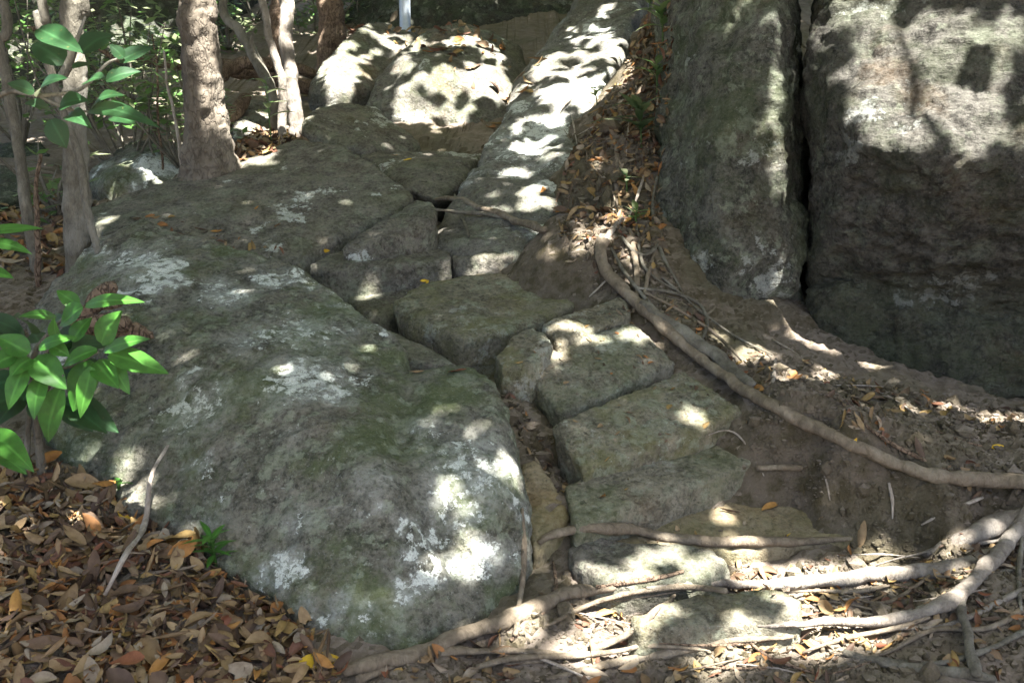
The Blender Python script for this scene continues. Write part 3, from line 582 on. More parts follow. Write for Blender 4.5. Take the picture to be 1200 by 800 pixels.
root('root', [(700, 690), (760, 682), (800, 672)], [.010, .011, .006], 'knotty reddish root end beside the shelf stone', 'deadwood')
root('root', [(590, 780), (660, 772), (730, 750), (760, 725), (790, 700)], [.009, .012, .013, .012, .006], 'thin root slanting up to the half buried path stone', 'root')
root('root', [(640, 800), (720, 780), (800, 765), (870, 752), (930, 748)], [.010, .014, .014, .012, .006], 'thin root looping below the half buried path stone', 'root')
root('root', [(612, 600), (615, 650), (612, 700), (604, 750)], [.006, .009, .010, .007], 'stick-like root hanging down beside the right flank of the boulder', 'root', lift=1.5)
root('root', [(600, 752), (640, 722), (655, 690), (648, 660)], [.006, .007, .007, .004], 'crooked rootlet at the boulder foot', 'deadwood', lift=1.2)
root('root', [(510, 238), (530, 234), (560, 246), (600, 258), (638, 273)], [.012, .018, .02, .022, .024], 'smooth root lying across the bottom of the pale ramp', 'root', lift=.6)
root('root', [(512, 248), (545, 250), (590, 256)], [.010, .013, .010], 'second finer root beside the one across the ramp', 'greybark', lift=.6)
root('root', [(533, 230), (538, 250), (549, 280)], [.009, .010, .007], 'straight stick propped across the ramp root', 'greybark', lift=1.5, cat='stick', group=None)
root('root', [(985, 470), (1010, 500), (1060, 530), (1110, 552)], [.006, .008, .008, .004], 'dark thin root in the soil of the terrace', 'deadwood')
root('root', [(990, 462), (1060, 490), (1120, 515), (1160, 525)], [.004, .006, .005, .003], 'dark wiry rootlet crossing the terrace', 'deadwood')
root('root', [(1020, 455), (1060, 470), (1085, 500)], [.003, .004, .003], 'pale wiry rootlet under the overhanging boulder', 'twig')
root('root', [(888, 553), (910, 549), (938, 551)], [.012, .013, .011], 'short root stub poking from the bank above the bedrock tread', 'root', lift=1.2)
root('root', [(722, 175), (726, 200), (722, 245)], [.011, .016, .014], 'upright stick standing in the leaf filled gully', 'root', lift=1.2, cat='stick', group=None)
root('root', [(690, 165), (668, 195), (655, 222), (648, 250)], [.008, .011, .010, .006], 'curved dark root along the edge of the ramp', 'deadwood')
root('root', [(770, 210), (762, 250), (770, 290), (785, 320), (800, 345)], [.007, .009, .010, .010, .006], 'dark root pressed against the tall greenish boulder', 'greybark', lift=1.0)
root('root', [(757, 200), (748, 235), (735, 262)], [.006, .007, .004], 'dry twig leaning in the gully litter', 'twig', lift=1.5, cat='twig', group=None)
root('root', [(895, 560), (870, 510), (855, 500), (830, 512)], [.002, .004, .004, .002], 'fine yellowish rootlet between the two lowest steps', 'twig', lift=2)
root('twig', [(905, 400), (930, 412), (952, 428)], [.003, .004, .002], 'bleached twig on the soil below the cleft', 'twig', lift=2, cat='twig', group=None)
root('twig', [(980, 453), (1010, 452), (1040, 456)], [.003, .004, .002], 'white twig on the terrace soil under the overhang', 'twig', lift=2, cat='twig', group=None)
h0, _ = hit(124, 695); h1, _ = hit(168, 612); h2, _ = hit(186, 585)
root('twig', [], [.006, .008, .008, .007, .005], 'pale bent twig leaning from the leaf heap against the boulder', 'twig', cat='twig', group=None,
     path=[P(123, 697, h0[1] - .08), P(148, 650, h0[1] - .02), P(170, 612, h1[1] - .10), P(178, 560, h2[1] - .04), P(197, 522, h2[1] + .10)], wob=.012)
rs = np.random.default_rng(5)
for (pix, rr, lab, mt, lf) in [
    ([(716, 300), (726, 315), (738, 340), (760, 366), (790, 396)], [.006, .010, .010, .009, .004], 'thin root twined along the top of the longest root', 'greybark', 2.5),
    ([(770, 290), (764, 315), (756, 335), (750, 360), (756, 385)], [.006, .009, .009, .008, .003], 'slim root dropping through the middle of the root tangle', 'root', 2.0),
    ([(728, 262), (712, 285), (705, 300)], [.010, .016, .018], 'bleached root head where the longest root leaves the gully', 'palebark', 1.0),
    ([(745, 262), (752, 285), (746, 312), (760, 332), (790, 345)], [.005, .008, .008, .007, .003], 'wavy rootlet above the tangle', 'greybark', 2.0),
    ([(690, 352), (705, 338), (722, 322)], [.004, .006, .004], 'short pale rootlet over the bare soil by the topmost step', 'twig', 2.0),
    ([(756, 350), (800, 372), (840, 398), (868, 430)], [.005, .008, .008, .004], 'thin root parallel to the bark-covered root', 'root', 2.2),
    ([(900, 480), (903, 455), (909, 425)], [.007, .008, .004], 'broken upright stub in the sunlit soil', 'twig', 1.5),
    ([(1040, 690), (1000, 700), (950, 696), (905, 702)], [.006, .008, .007, .003], 'side shoot below the thick pale root', 'root', 1.5),
    ([(850, 700), (800, 694), (740, 700), (690, 716), (640, 740)], [.010, .013, .012, .010, .004], 'root continuing from the thick pale root to the boulder', 'root', 1.0),
    ([(1090, 728), (1040, 745), (990, 752), (940, 770)], [.007, .009, .008, .003], 'fine fork of the forked root', 'root', 1.2),
    ([(560, 790), (620, 776), (690, 775), (760, 760), (830, 770)], [.008, .011, .011, .009, .003], 'wandering root in the sunlit litter', 'root', 1.2),
    ([(880, 760), (900, 780), (950, 792)], [.005, .007, .004], 'hooked rootlet below the forked root', 'deadwood', 1.5),
    ([(1150, 590), (1110, 605), (1080, 622)], [.006, .008, .003], 'rootlet sticking out of the bank under the longest root', 'twig', 2.0),
    ([(1040, 570), (1050, 590), (1045, 612)], [.004, .005, .002], 'hair root hanging from the bank', 'twig', 2.0),
    ([(960, 545), (975, 565), (972, 590)], [.004, .005, .002], 'second hair root hanging from the bank', 'twig', 2.0)]:
    root('root', pix, rr, lab, mt, lift=lf * 1.5)
for k in range(6):
    v0 = 612 + k * 24 + rs.uniform(-8, 8); u1 = rs.uniform(950, 1040); v1 = [664, 700, 712, 752, 768, 786][k]; um = (1210 + u1) / 2
    root('root', [(1212, v0), (um + 60, v0 * .6 + v1 * .4 + rs.uniform(-14, 14)), (um, v0 * .3 + v1 * .7 + rs.uniform(-16, 16)), ((um + u1) / 2, v1 + rs.uniform(-14, 14)), (u1, v1)], [.010, .009, .008, .006, .002],
         ['pale thin root squeezed above the thick pale root', 'brown thin root just under the thick pale root', 'grey thin root crossing under the forked root', 'pale thin root below the fork of the forked root', 'brown thin root beside the half sunk shaded root', 'grey thin root in the shaded soil past the forked root branch'][k], ['palebark', 'root', 'greybark'][k % 3], lift=1.0)
for k in range(17):
    u = rs.uniform(640, 1190); v = rs.uniform(655, 795) if u > 700 else rs.uniform(700, 790)
    a = rs.uniform(-.9, .7); L = rs.uniform(25, 80)
    root('twig', [(u - L * math.cos(a), v + L * .4 * math.sin(a)), (u, v + rs.uniform(-6, 6)), (u + L * math.cos(a), v - L * .4 * math.sin(a))], [.002, rs.uniform(.003, .006), .0015], f"{['bleached', 'dark', 'brown'][k % 3]} dry twig on the path {'below the forked root' if u > 1000 else 'beside the half buried pale stone' if u > 850 else 'in front of the shelf stone' if u > 720 else 'at the boulder foot'}", ['twig', 'deadwood', 'root'][k % 3], lift=2.5, cat='twig', group='twigs strewn over the path')
for k in range(14):
    u = rs.uniform(665, 780); v = rs.uniform(110, 330)
    a = rs.uniform(.4, 2.4); L = rs.uniform(10, 28)
    root('twig', [(u - L * math.cos(a), v + L * math.sin(a)), (u + rs.uniform(-5, 5), v), (u + L * math.cos(a), v - L * math.sin(a))], [.002, rs.uniform(.003, .007), .0015], f"{['bleached', 'dark', 'brown'][k % 3]} dry twig in the gully {'by the root tangle' if v > 250 else 'beside the upright stick' if v > 180 else 'near the long leaved plant'}", ['twig', 'deadwood', 'root'][k % 3], lift=2.5, cat='twig', group='twigs in the gully litter')

# ------------------------------------------------------------------ trees
CANZ = 6.2
TREES = []
def tree(name, label, pix, radii, mat, top=None, group=None, limbs=0, tubes=(), canopy=False, seg=16):
    p = [P(*c) if len(c) == 3 and not isinstance(c, np.ndarray) else np.array(c) for c in pix]
    base = p[0].copy(); base[2] = float(gz(base[None, :2])[0]) - .08; p[0] = base
    if top is not None: p = p + [np.array(t, float) for t in top]
    root_o = link(name, None, None, None, base, label=label, category='tree')
    if group: root_o['group'] = group
    tb = [tube_vf(np.array(p), radii, seg + 6, .03, .16, len(TREES) * 7 + 1, wob=.02)]
    me, _ = tube_me('trunk', tb, base); link('trunk', me, M[mat], root_o)
    tip = p[-1]; L = []
    for k in range(limbs):
        a = k * 2.4 + len(TREES); q = p[-2] + (tip - p[-2]) * rs.uniform(.2, .9)
        e = q + np.array((math.cos(a) * rs.uniform(1.0, 2.2), math.sin(a) * rs.uniform(1.0, 2.2), rs.uniform(.6, 1.6)))
        L.append(tube_vf(np.array([q, (q + e) / 2 + (0, 0, .2), e]), [radii[-1] * .7, radii[-1] * .5, radii[-1] * .25], 8, .12, .1, k, wob=.08))
    for (pp, rr) in tubes: L.append(tube_vf(np.array([P(*c) if len(c) == 3 else c for c in pp]), rr, 8, .04, .1, 3, wob=.01))
    for t_ in L: me, _ = tube_me('limb', [t_], base); link('limb', me, M[mat], root_o)
    TREES.append((root_o, base, tip, canopy)); return root_o
tree('tree', 'stout tree with flaking brown bark rooted behind the tilted slab', [(246, 215, 6.15), (245, 190, 6.15), (243, 150, 6.12), (237, 90, 6.1), (231, 30, 6.1), (226, -40, 6.1)], [.21, .165, .128, .112, .108, .105, .10, .08], 'bark', [(-2.0, 5.9, 4.2), (-1.9, 5.6, 6.0)], None, 5, canopy=True, seg=22)
tree('tree', 'pale mottled slim tree beside the big boulder', [(97, 325, 4.95), (94, 290, 4.95), (91, 220, 4.95), (90, 150, 4.95), (89, 80, 4.95), (86, 10, 4.95), (84, -30, 4.95)], [.075, .066, .060, .055, .052, .053, .05, .045, .03], 'greybark', [(-2.2, 4.7, 4.0), (-2.4, 4.3, 5.8)], None, 4, canopy=True)
tree('sapling', 'thin mottled sapling at the far left, leaning', [(45, 335, 5.0), (38, 290, 5.05), (25, 200, 5.1), (12, 120, 5.15), (2, 50, 5.2), (-14, -40, 5.2)], [.032, .030, .029, .027, .025, .024, .018], 'greybark', [(-3.3, 5.2, 4.6)], None, 2, canopy=False, seg=10)
tree('sapling', 'crooked thin sapling crossing the pale mottled tree', [(114, 300, 4.75), (112, 280, 4.75), (100, 215, 4.75), (78, 145, 4.8), (62, 95, 4.85), (45, 20, 4.9), (38, -30, 4.9)], [.020, .018, .018, .018, .020, .022, .024, .014], 'greybark', [(-2.7, 4.9, 4.4)], None, 2, tubes=[([(62, 95, 4.85), (80, 85, 4.8), (100, 20, 4.7)], [.006, .010, .003])], seg=10)
tree('sapling', 'broken thin stem between the left saplings', [(46, 335, 4.9), (42, 300, 4.9), (40, 245, 4.9), (50, 180, 4.95)], [.014, .014, .012, .008], 'deadwood', None, None, 0, seg=8)
tree('tree', 'thick stem of the sunlit pale twin trunks', [(350, 165, 7.15), (346, 140, 7.15), (340, 90, 7.2), (335, 30, 7.25), (331, -40, 7.3)], [.068, .052, .048, .047, .047, .046, .03], 'palebark', [(-1.7, 7.0, 4.4), (-1.2, 6.6, 6.2)], 'twin trunks', 4, canopy=True)
tree('tree', 'thin kinked stem of the sunlit pale twin trunks', [(331, 180, 6.95), (331, 150, 7.0), (331, 100, 7.0), (322, 60, 7.05), (314, 38, 7.05), (308, 0, 7.1), (304, -40, 7.1)], [.030, .028, .027, .027, .026, .026, .025, .016], 'palebark', [(-2.0, 7.0, 4.0)], 'twin trunks', 2, seg=10)
tree('tree', 'mottled leaning trunk behind the pale twin trunks', [(326, 150, 7.6), (322, 128, 7.6), (312, 95, 7.65), (300, 68, 7.7), (280, 38, 7.75), (262, 15, 7.8), (255, -40, 7.85)], [.045, .042, .040, .038, .036, .030, .028, .02], 'greybark', [(-2.6, 7.9, 4.0)], None, 2, tubes=[([(300, 68, 7.7), (296, 52, 7.7), (298, 40, 7.7)], [.024, .018, .012]), ([(262, 15, 7.8), (263, -5, 7.8), (265, -40, 7.8)], [.02, .02, .02])], seg=10)
tree('tree', 'dark trunk in the shade above the sunlit boulders', [(392, 70, 10.2), (390, 40, 10.2), (385, -10, 10.2), (384, -50, 10.2)], [.16, .13, .12, .12, .10], 'deadwood', [(-1.9, 10.0, 6.0)], None, 3, canopy=True)
tree('tree', 'reddish dark trunk far behind the twin trunks', [(326, 80, 10.5), (326, 30, 10.5), (324, -50, 10.5)], [.10, .085, .085, .07], 'deadwood', [(-2.6, 10.5, 6.0)], None, 3)
tree('sapling', 'bleached hair-thin stem in front of the mossy boulder', [(216, 215, 6.4), (212, 190, 6.4), (204, 140, 6.4), (197, 100, 6.4), (194, 60, 6.4)], [.012, .011, .010, .009, .005], 'twig', None, None, 0, seg=7)
tree('sapling', 'dry twiggy stem beside the flaking trunk', [(186, 210, 6.6), (186, 150, 6.6), (183, 90, 6.6), (178, 40, 6.7)], [.008, .008, .007, .004], 'deadwood', None, None, 0, seg=7)
# forest trees standing around the viewpoint, whose crowns shade the place
for (x, y, r, tx, ty) in ((4.9, 1.2, .17, 3.6, 1.0), (-4.6, 1.0, .16, -2.9, 1.4), (3.2, -2.6, .15, 2.4, -1.2), (5.2, 8.4, .2, 3.4, 6.4), (-0.6, -3.0, .15, -.3, -.8), (3.4, 10.6, .17, 2.2, 8.8)):
    tree('tree', {4.9: 'forest tree standing beyond the overhanging boulder', -4.6: 'forest tree standing beyond the leaf heap', 3.2: 'forest tree standing down the path on its right', 5.2: 'forest tree standing behind the overhanging boulder', -0.6: 'forest tree standing down the middle of the path', 3.4: 'forest tree standing above the tall greenish boulder'}[x],
         [np.array((x, y, 0.)), np.array((x, y, 1.2)), np.array((x * .95, y, 3.0))], [r * 1.3, r, r * .9, r * .7, r * .4], 'bark', [(tx, ty, 5.0), (tx * .8, ty + .2, 6.6)], None, 6, canopy=True)

# ------------------------------------------------------------------ canopy: leaves fill the crowns except where light falls through
def lit(patches):
    out = []
    for c in patches:
        u, v, ru, rv = c[0], c[1], *(np.array(c[2:4]) * (.9 if c[1] > 640 and c[0] > 625 else .54 if 430 < c[1] < 690 and c[0] < 625 else .85 if c[1] < 170 and c[0] > 360 else .72)); keep = c[4] if len(c) > 4 else 1.0
        n = max(1, int(ru * rv * 3.14 / 40))
        for k in range(n):
            a = rs.uniform(0, 6.283); r = math.sqrt(rs.uniform(0, 1)); x = u + ru * r * math.cos(a); y = v + rv * r * math.sin(a)
            if keep < 1 and perlin(np.array([[x * .035, y * .035, 1.5]]), 4)[0] * .9 + .5 > keep + .12: continue
            h, nn = hit(x, y); out.append(h)
    return np.array(out)
PATCH = [
    # overhanging boulder top and cleft edge
    (985, 15, 30, 22), (1050, 25, 55, 30, .6), (1045, 95, 66, 62, .7), (1005, 110, 18, 35), (1110, 135, 80, 42, .75), (1120, 60, 70, 46, .6), (1185, 50, 20, 40, .6), (1165, 160, 40, 20, .7), (1060, 150, 40, 20, .8),
    (908, 150, 7, 75), (905, 40, 8, 40), (850, 30, 10, 25, .5), (868, 15, 8, 12),
    # ramp
    (705, 40, 42, 36, .6), (660, 100, 42, 46, .7), (625, 150, 40, 44, .65), (695, 105, 38, 20, .8), (600, 195, 20, 18, .4), (622, 232, 30, 22, .6), (640, 285, 10, 20), (585, 245, 12, 8), (515, 270, 10, 8), (590, 300, 16, 8),
    # gully
    (735, 85, 28, 16), (712, 275, 22, 16), (730, 250, 18, 14), (690, 292, 14, 10), (740, 300, 14, 16), (775, 28, 18, 16),
    # sunlit boulders
    (485, 60, 34, 24, .65), (500, 95, 45, 50, .6), (548, 80, 52, 44, .62), (520, 140, 40, 14), (470, 130, 16, 16, .8), (595, 115, 26, 18, .8), (398, 80, 34, 44, .75), (432, 48, 34, 22, .6),
    # trees behind
    (340, 70, 12, 90), (325, 90, 10, 60), (305, 148, 20, 22, .8), (300, 188, 25, 12), (345, 150, 8, 12), (190, 190, 26, 20, .7), (150, 186, 18, 14, .6), (88, 30, 13, 60), (60, 295, 18, 12), (248, 70, 6, 60), (130, 50, 40, 30, .5), (165, 40, 40, 30, .6), (210, 120, 40, 40, .4), (310, 112, 22, 10), (20, 60, 25, 20, .5),
    # big boulder
    (520, 478, 18, 16), (532, 455, 26, 10, .6), (555, 510, 25, 20, .35), (592, 545, 18, 24), (525, 585, 26, 24), (520, 560, 20, 14, .6), (560, 622, 22, 9), (548, 600, 24, 14, .6), (592, 630, 10, 22), (556, 666, 28, 8, .7), (505, 665, 10, 8),
    (215, 640, 8, 4), (150, 600, 22, 5, .7), (12, 592, 14, 6, .6), (205, 642, 12, 5),
    # steps
    (664, 376, 14, 8), (690, 396, 18, 9, .6), (655, 415, 14, 7, .7), (762, 398, 30, 12, .45), (722, 392, 12, 6, .6), (815, 492, 14, 7, .6), (725, 345, 8, 6), (440, 345, 14, 6), (560, 315, 12, 6, .6),
    # soil by the roots
    (795, 372, 16, 10, .7), (838, 388, 22, 12, .7), (885, 418, 20, 16, .8), (925, 440, 32, 8, .8), (965, 440, 14, 10, .6), (1090, 478, 50, 4), (1160, 490, 40, 5), (1165, 500, 30, 4, .6),
    (1190, 570, 16, 4), (1160, 608, 45, 14), (1120, 628, 25, 8),
    # path
    (700, 672, 18, 16, .8), (740, 655, 24, 8, .7), (800, 655, 30, 8, .5), (862, 633, 18, 4), (775, 640, 16, 4), (930, 600, 16, 3), (850, 600, 14, 4, .6), (870, 668, 50, 6), (920, 684, 80, 9), (1020, 680, 50, 9, .8), (785, 716, 14, 10, .6), (870, 716, 9, 8), (922, 706, 7, 6), (720, 730, 55, 16, .65), (700, 770, 70, 14, .65), (850, 775, 80, 16, .6), (960, 722, 40, 14, .8), (970, 746, 60, 7), (1050, 735, 40, 7), (1110, 690, 26, 14, .5), (1165, 640, 26, 16, .8), (950, 772, 45, 14, .5), (1010, 755, 30, 12, .6), (640, 760, 40, 12, .5), (620, 725, 20, 10, .5), (560, 752, 10, 8), (470, 790, 10, 5), (1000, 655, 60, 7, .6), (1080, 655, 30, 5), (690, 700, 30, 8, .6), (760, 695, 40, 6)]
LITP = lit(PATCH)
LITX = [(140, 60, 7.0), (165, 45, 8.6), (185, 35, 8.6), (130, 75, 7.0), (190, 125, 6.7), (215, 130, 6.7), (150, 40, 7.0), (20, 55, 7.6), (35, 70, 7.6), (160, 80, 7), (110, 45, 9), (360, 20, 12), (280, 20, 11.5), (300, 10, 13), (145, 160, 6.2), (125, 165, 6.2), (88, 20, 4.95), (86, 60, 4.95), (90, 90, 4.95), (340, 30, 7.2), (341, 60, 7.2), (343, 100, 7.2), (345, 130, 7.15), (325, 75, 7.0), (330, 110, 7), (331, 140, 7), (312, 95, 7.6), (305, 78, 7.6), (316, 112, 7.6), (250, 60, 6.05), (255, 110, 6.05), (318, 135, 6.9), (330, 110, 6.9), (205, 140, 6.4), (214, 195, 6.4), (778, 25, 6.9), (770, 30, 6.9), (480, 60, 9), (475, 10, 9.6), (150, 425, 3.05), (70, 440, 3.0), (180, 190, 6.65), (195, 185, 6.65), (205, 200, 6.6), (155, 185, 6.8), (140, 190, 6.8)]
LITP = np.vstack([LITP] + [[P(u, v, y) + rs.normal(0, .07, 3) for _ in range(7)] for (u, v, y) in LITX])
e1 = np.cross(SUN, (0, 1, 0)); e1 /= np.linalg.norm(e1); e2 = np.cross(SUN, e1)
LP2 = np.c_[LITP @ e1, LITP @ e2]; LPR = np.clip((LITP[:, 1] - 3.5) * .003, 0, .015)
def layer(cell):
    ga = np.arange(-12.5, 12.5, cell); A_, B_ = np.meshgrid(ga, ga); n = A_.size
    ab = np.c_[A_.ravel(), B_.ravel()] + rs.uniform(-.42, .42, (n, 2)) * cell
    q = ab[:, :1] * e1 + ab[:, 1:] * e2 + np.array((-.8, 6.0, CANZ)); h = rs.uniform(-1.2, 2.2, n)
    q = q + SUN * ((CANZ + h - q[:, 2]) / SUN[2])[:, None]
    ok = (q[:, 0] > -8.5) & (q[:, 0] < 6.8) & (q[:, 1] > -1.4) & (q[:, 1] < 14.5)
    return q[ok]
CL = np.vstack([layer(.079), layer(.095), layer(.15)]); NL = len(CL); C2 = np.c_[CL @ e1, CL @ e2]
keep = np.ones(NL, bool)
for ch in np.array_split(np.arange(NL), 150):
    d = (np.sqrt(((C2[ch][:, None] - LP2[None]) ** 2).sum(-1)) - LPR[None]).min(1); keep[ch] = d > .045 + rs.uniform(-.02, .025, len(ch))
CL = CL[keep]
def quads(Cn, L, Wd_, tilt, rg):
    n = len(Cn); yaw = rg.uniform(0, 6.283, n); tx = rg.normal(0, tilt, n)
    a = np.c_[np.cos(yaw), np.sin(yaw), tx]; a /= np.linalg.norm(a, axis=1)[:, None]
    b = np.cross(a, np.c_[rg.normal(0, tilt, n), rg.normal(0, tilt, n), np.ones(n)]); b /= np.linalg.norm(b, axis=1)[:, None]
    L = L * rg.uniform(.7, 1.3, n)[:, None]; w = Wd_ * rg.uniform(.8, 1.2, n)[:, None]; nn = np.cross(a, b)
    V = np.stack([Cn - a * L / 2, Cn + b * w / 2 - a * L * .08 - nn * w * .15, Cn + a * L / 2 - nn * L * .12, Cn - b * w / 2 - a * L * .08 - nn * w * .15], 1).reshape(-1, 3)
    i = np.arange(n)[:, None] * 4
    return V, np.vstack([np.c_[i, i + 1, i + 2], np.c_[i, i + 2, i + 3]])
CT = [(o, t) for (o, b, t, c) in TREES if c]
own = np.argmin(((CL[:, None, :2] - np.array([t[:2] for _, t in CT])[None]) ** 2).sum(-1), 1)
for k, (o, t) in enumerate(CT):
    s = CL[own == k]
    if len(s) < 10: continue
    V, T3 = quads(s, .20, .14, .22, rs)
    link('crown', mesh('crown', V - np.array(o.location), T3, False), M['canopy'], o)

# ------------------------------------------------------------------ green plants
def leaf_vf(B, T, w, droop=.12, fold=.25, up=(0, 0, 1), n=8, m=4, seed=0):
    B = np.asarray(B, float); T = np.asarray(T, float); d = T - B; L = np.linalg.norm(d); d = d / L
    s = np.cross(d, up); s = s / (np.linalg.norm(s) + 1e-9); nn = np.cross(s, d)
    V = []
    for i in range(n + 1):
        t = i / n; wid = w * .5 * (math.sin(math.pi * min(1, t * .94 + .04) ** .8) ** .9) * (1 - .25 * t) * 1.15
        if i == n: wid = w * .01
        c = B + d * L * t + nn * (L * droop * (4 * t * (1 - t)))
        for j in range(m + 1):
            x = j / m * 2 - 1
            V.append(c + s * wid * x + nn * (abs(x) * wid * fold + .02 * w * math.sin(9 * t + seed + 3 * x)))
    I = np.arange(n)[:, None] * (m + 1) + np.arange(m)[None]; I = I.ravel()
    return np.array(V), np.c_[I, I + 1, I + m + 2, I + m + 1]
def plant(name, label, base, stems, leaves, mat, cat='plant', stem_mat='greybark', group=None, face=(0, 0, 1)):
    """stems: [(path, radii)], leaves: [(base, tip, width)] in world units"""
    base = np.asarray(base, float); o = link(name, None, None, None, base, label=label, category=cat)
    if group: o['group'] = group
    for pth, rr in stems:
        me, _ = tube_me('stem', [tube_vf(np.array(pth), rr, 7, .03, .08, 2)], base); link('stem', me, M[stem_mat], o)
    for k, (b, t, w) in enumerate(leaves):
        V, Q = leaf_vf(b, t, w, rs.uniform(.03, .12), rs.uniform(.05, .3), face, seed=k); me = mesh('leaf', V - base, Q); at_ = me.attributes.new('rib', 'FLOAT', 'POINT'); at_.data.foreach_set('value', np.tile(np.abs(np.arange(5) / 2 - 1), len(V) // 5).astype(np.float32)); link('leaf', me, M[mat], o)
    return o
def pxleaf(L, y, jy=.12):
    out = []
    for (bu, bv, tu, tv, w) in L:
        yb = y + rs.uniform(-.03, .03); yt = yb + rs.uniform(-jy, jy * .4); out.append((P(bu, bv, yb), P(tu, tv, yt), w * yb / 1200 * 1.18))
    return out
FG = [(40, 420, 78, 456, 30), (114, 410, 74, 430, 17), (110, 424, 86, 482, 34), (128, 414, 198, 438, 25), (122, 410, 176, 397, 18), (100, 358, 170, 354, 16), (97, 360, 70, 382, 24), (92, 358, 66, 340, 16), (66, 371, 22, 371, 14), (34, 414, -4, 394, 24), (36, 420, 12, 442, 22),
      (118, 402, 143, 364, 28), (112, 424, 139, 455, 24), (108, 430, 94, 490, 20), (72, 455, 57, 518, 30), (70, 402, 64, 372, 18), (60, 405, 82, 418, 16), (45, 408, 90, 395, 15), (130, 425, 152, 462, 18), (30, 430, 10, 480, 22), (85, 400, 108, 372, 18), (50, 440, 40, 492, 20), (20, 415, -12, 432, 22)]
hb = hit(50, 560)[0]; hb[2] -= .02
plant('seedling', 'broad leaved green seedling growing in front of the big boulder', hb,
      [([hb, P(44, 500, hb[1] - .05), P(38, 425, 3.12), P(60, 385, 3.1)], [.016, .014, .010, .006]), ([P(38, 425, 3.12), P(80, 430, 3.1), P(115, 412, 3.05)], [.008, .006, .004]), ([P(60, 385, 3.1), P(85, 365, 3.08), P(98, 357, 3.05)], [.006, .005, .003]), ([P(42, 480, hb[1] - .1), P(60, 450, 3.1), P(74, 440, 3.0)], [.006, .005, .003])],
      pxleaf(FG, 3.05), 'leaf', face=(.05, -.75, .66))
hb = hit(30, 565)[0]; hb[2] -= .02
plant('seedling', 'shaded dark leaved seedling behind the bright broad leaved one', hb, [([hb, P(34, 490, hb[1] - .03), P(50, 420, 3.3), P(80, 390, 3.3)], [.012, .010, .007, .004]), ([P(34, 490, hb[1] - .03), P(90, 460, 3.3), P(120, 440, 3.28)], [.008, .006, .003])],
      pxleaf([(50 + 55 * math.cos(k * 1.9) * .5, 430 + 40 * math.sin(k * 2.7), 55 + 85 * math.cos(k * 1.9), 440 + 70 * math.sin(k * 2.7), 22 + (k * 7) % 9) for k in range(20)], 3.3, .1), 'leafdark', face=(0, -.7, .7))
hb = hit(-30, 600)[0]; hb[2] -= .02
plant('seedling', 'dark green leaves poking in low beside the leaf heap', hb, [([hb, P(-30, 540, 3.0), P(-12, 505, 2.95)], [.01, .008, .005]), ([P(-30, 540, 3.0), P(-35, 420, 3.05), P(-20, 300, 3.1), P(-16, 270, 3.1)], [.01, .008, .006, .004])],
      pxleaf([(-10, 505, 40, 553, 26), (-15, 520, 32, 556, 20), (-20, 500, 12, 540, 24), (-15, 271, 50, 268, 14), (-15, 284, 38, 298, 14), (-18, 318, 16, 326, 14), (-15, 300, 20, 283, 12)], 2.95), 'leaf', face=(0, -.6, .8))
NB = [(45, 34, 97, 62, 24), (76, 74, 38, 52, 27), (140, 72, 180, 56, 17), (95, 62, 134, 42, 26), (124, 95, 165, 84, 16), (104, 130, 188, 150, 18), (60, 140, 78, 174, 22), (40, 108, 8, 98, 16), (45, 112, 80, 92, 18), (85, 80, 112, 77, 10), (100, 98, 124, 92, 18), (110, 128, 146, 112, 16), (70, 125, 104, 118, 20), (130, 135, 160, 146, 16), (58, 128, 28, 122, 14), (80, 135, 108, 150, 18), (145, 68, 128, 52, 12)]
hb = hit(-140, 700)[0]
plant('sapling', 'overhanging spray of big shaded leaves in front of the left saplings', hb,
      [([hb, P(-130, 400, 3.0), P(-60, 180, 2.9), P(0, 112, 2.85), P(50, 112, 2.8), P(95, 104, 2.8), P(125, 75, 2.8), P(145, 68, 2.8)], [.02, .016, .012, .008, .006, .005, .004, .003]), ([P(45, 112, 2.8), P(80, 128, 2.8), P(120, 132, 2.8)], [.005, .004, .002]), ([P(66, 95, 2.8), P(80, 72, 2.8), P(100, 20, 2.78)], [.006, .008, .003])],
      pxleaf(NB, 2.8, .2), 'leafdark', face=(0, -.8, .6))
def tuft(name, label, u, v, h, n, L, w, mat, spread=.8, lift=.4, group=None):
    b, _ = hit(u, v); top = b + np.array((rs.uniform(-.02, .02), rs.uniform(-.03, 0), h))
    lv = []
    for k in range(n):
        a = k * 2.4 + rs.uniform(-.3, .3); t = (k + .5) / n; q = b + (top - b) * (.35 + .65 * t); q = q + (0, 0, 0)
        d = np.array((math.cos(a) * spread, math.sin(a) * spread, lift * rs.uniform(-.3, 1.1))); d /= np.linalg.norm(d)
        lv.append((q, q + d * L * rs.uniform(.7, 1.15), w * rs.uniform(.8, 1.15)))
    return plant(name, label, b, [([b - (0, 0, .02), (b + top) / 2, top], [.005, .004, .002])], lv, mat, group=group, stem_mat='leafbush')
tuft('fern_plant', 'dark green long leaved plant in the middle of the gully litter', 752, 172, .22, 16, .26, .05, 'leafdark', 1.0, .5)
tuft('seedling', 'bright sunlit seedling high in the gully', 777, 50, .22, 14, .17, .05, 'leafbush', 1.0, .6)
tuft('seedling', 'tiny seedling low in the gully by the root tangle', 745, 268, .10, 8, .09, .03, 'leafbush', 1.0, .7)
tuft('seedling', 'leafy sprig against the tall greenish boulder in the upper gully', 770, 105, .16, 12, .14, .04, 'leafbush', 1.0, .5)
tuft('seedling', 'leafy sprig at the head of the gully', 760, 20, .2, 12, .16, .05, 'leafbush', 1.0, .6)
tuft('seedling', 'low sprig beside the upright stick in the gully', 735, 225, .10, 8, .09, .03, 'leafdark', 1.0, .6)
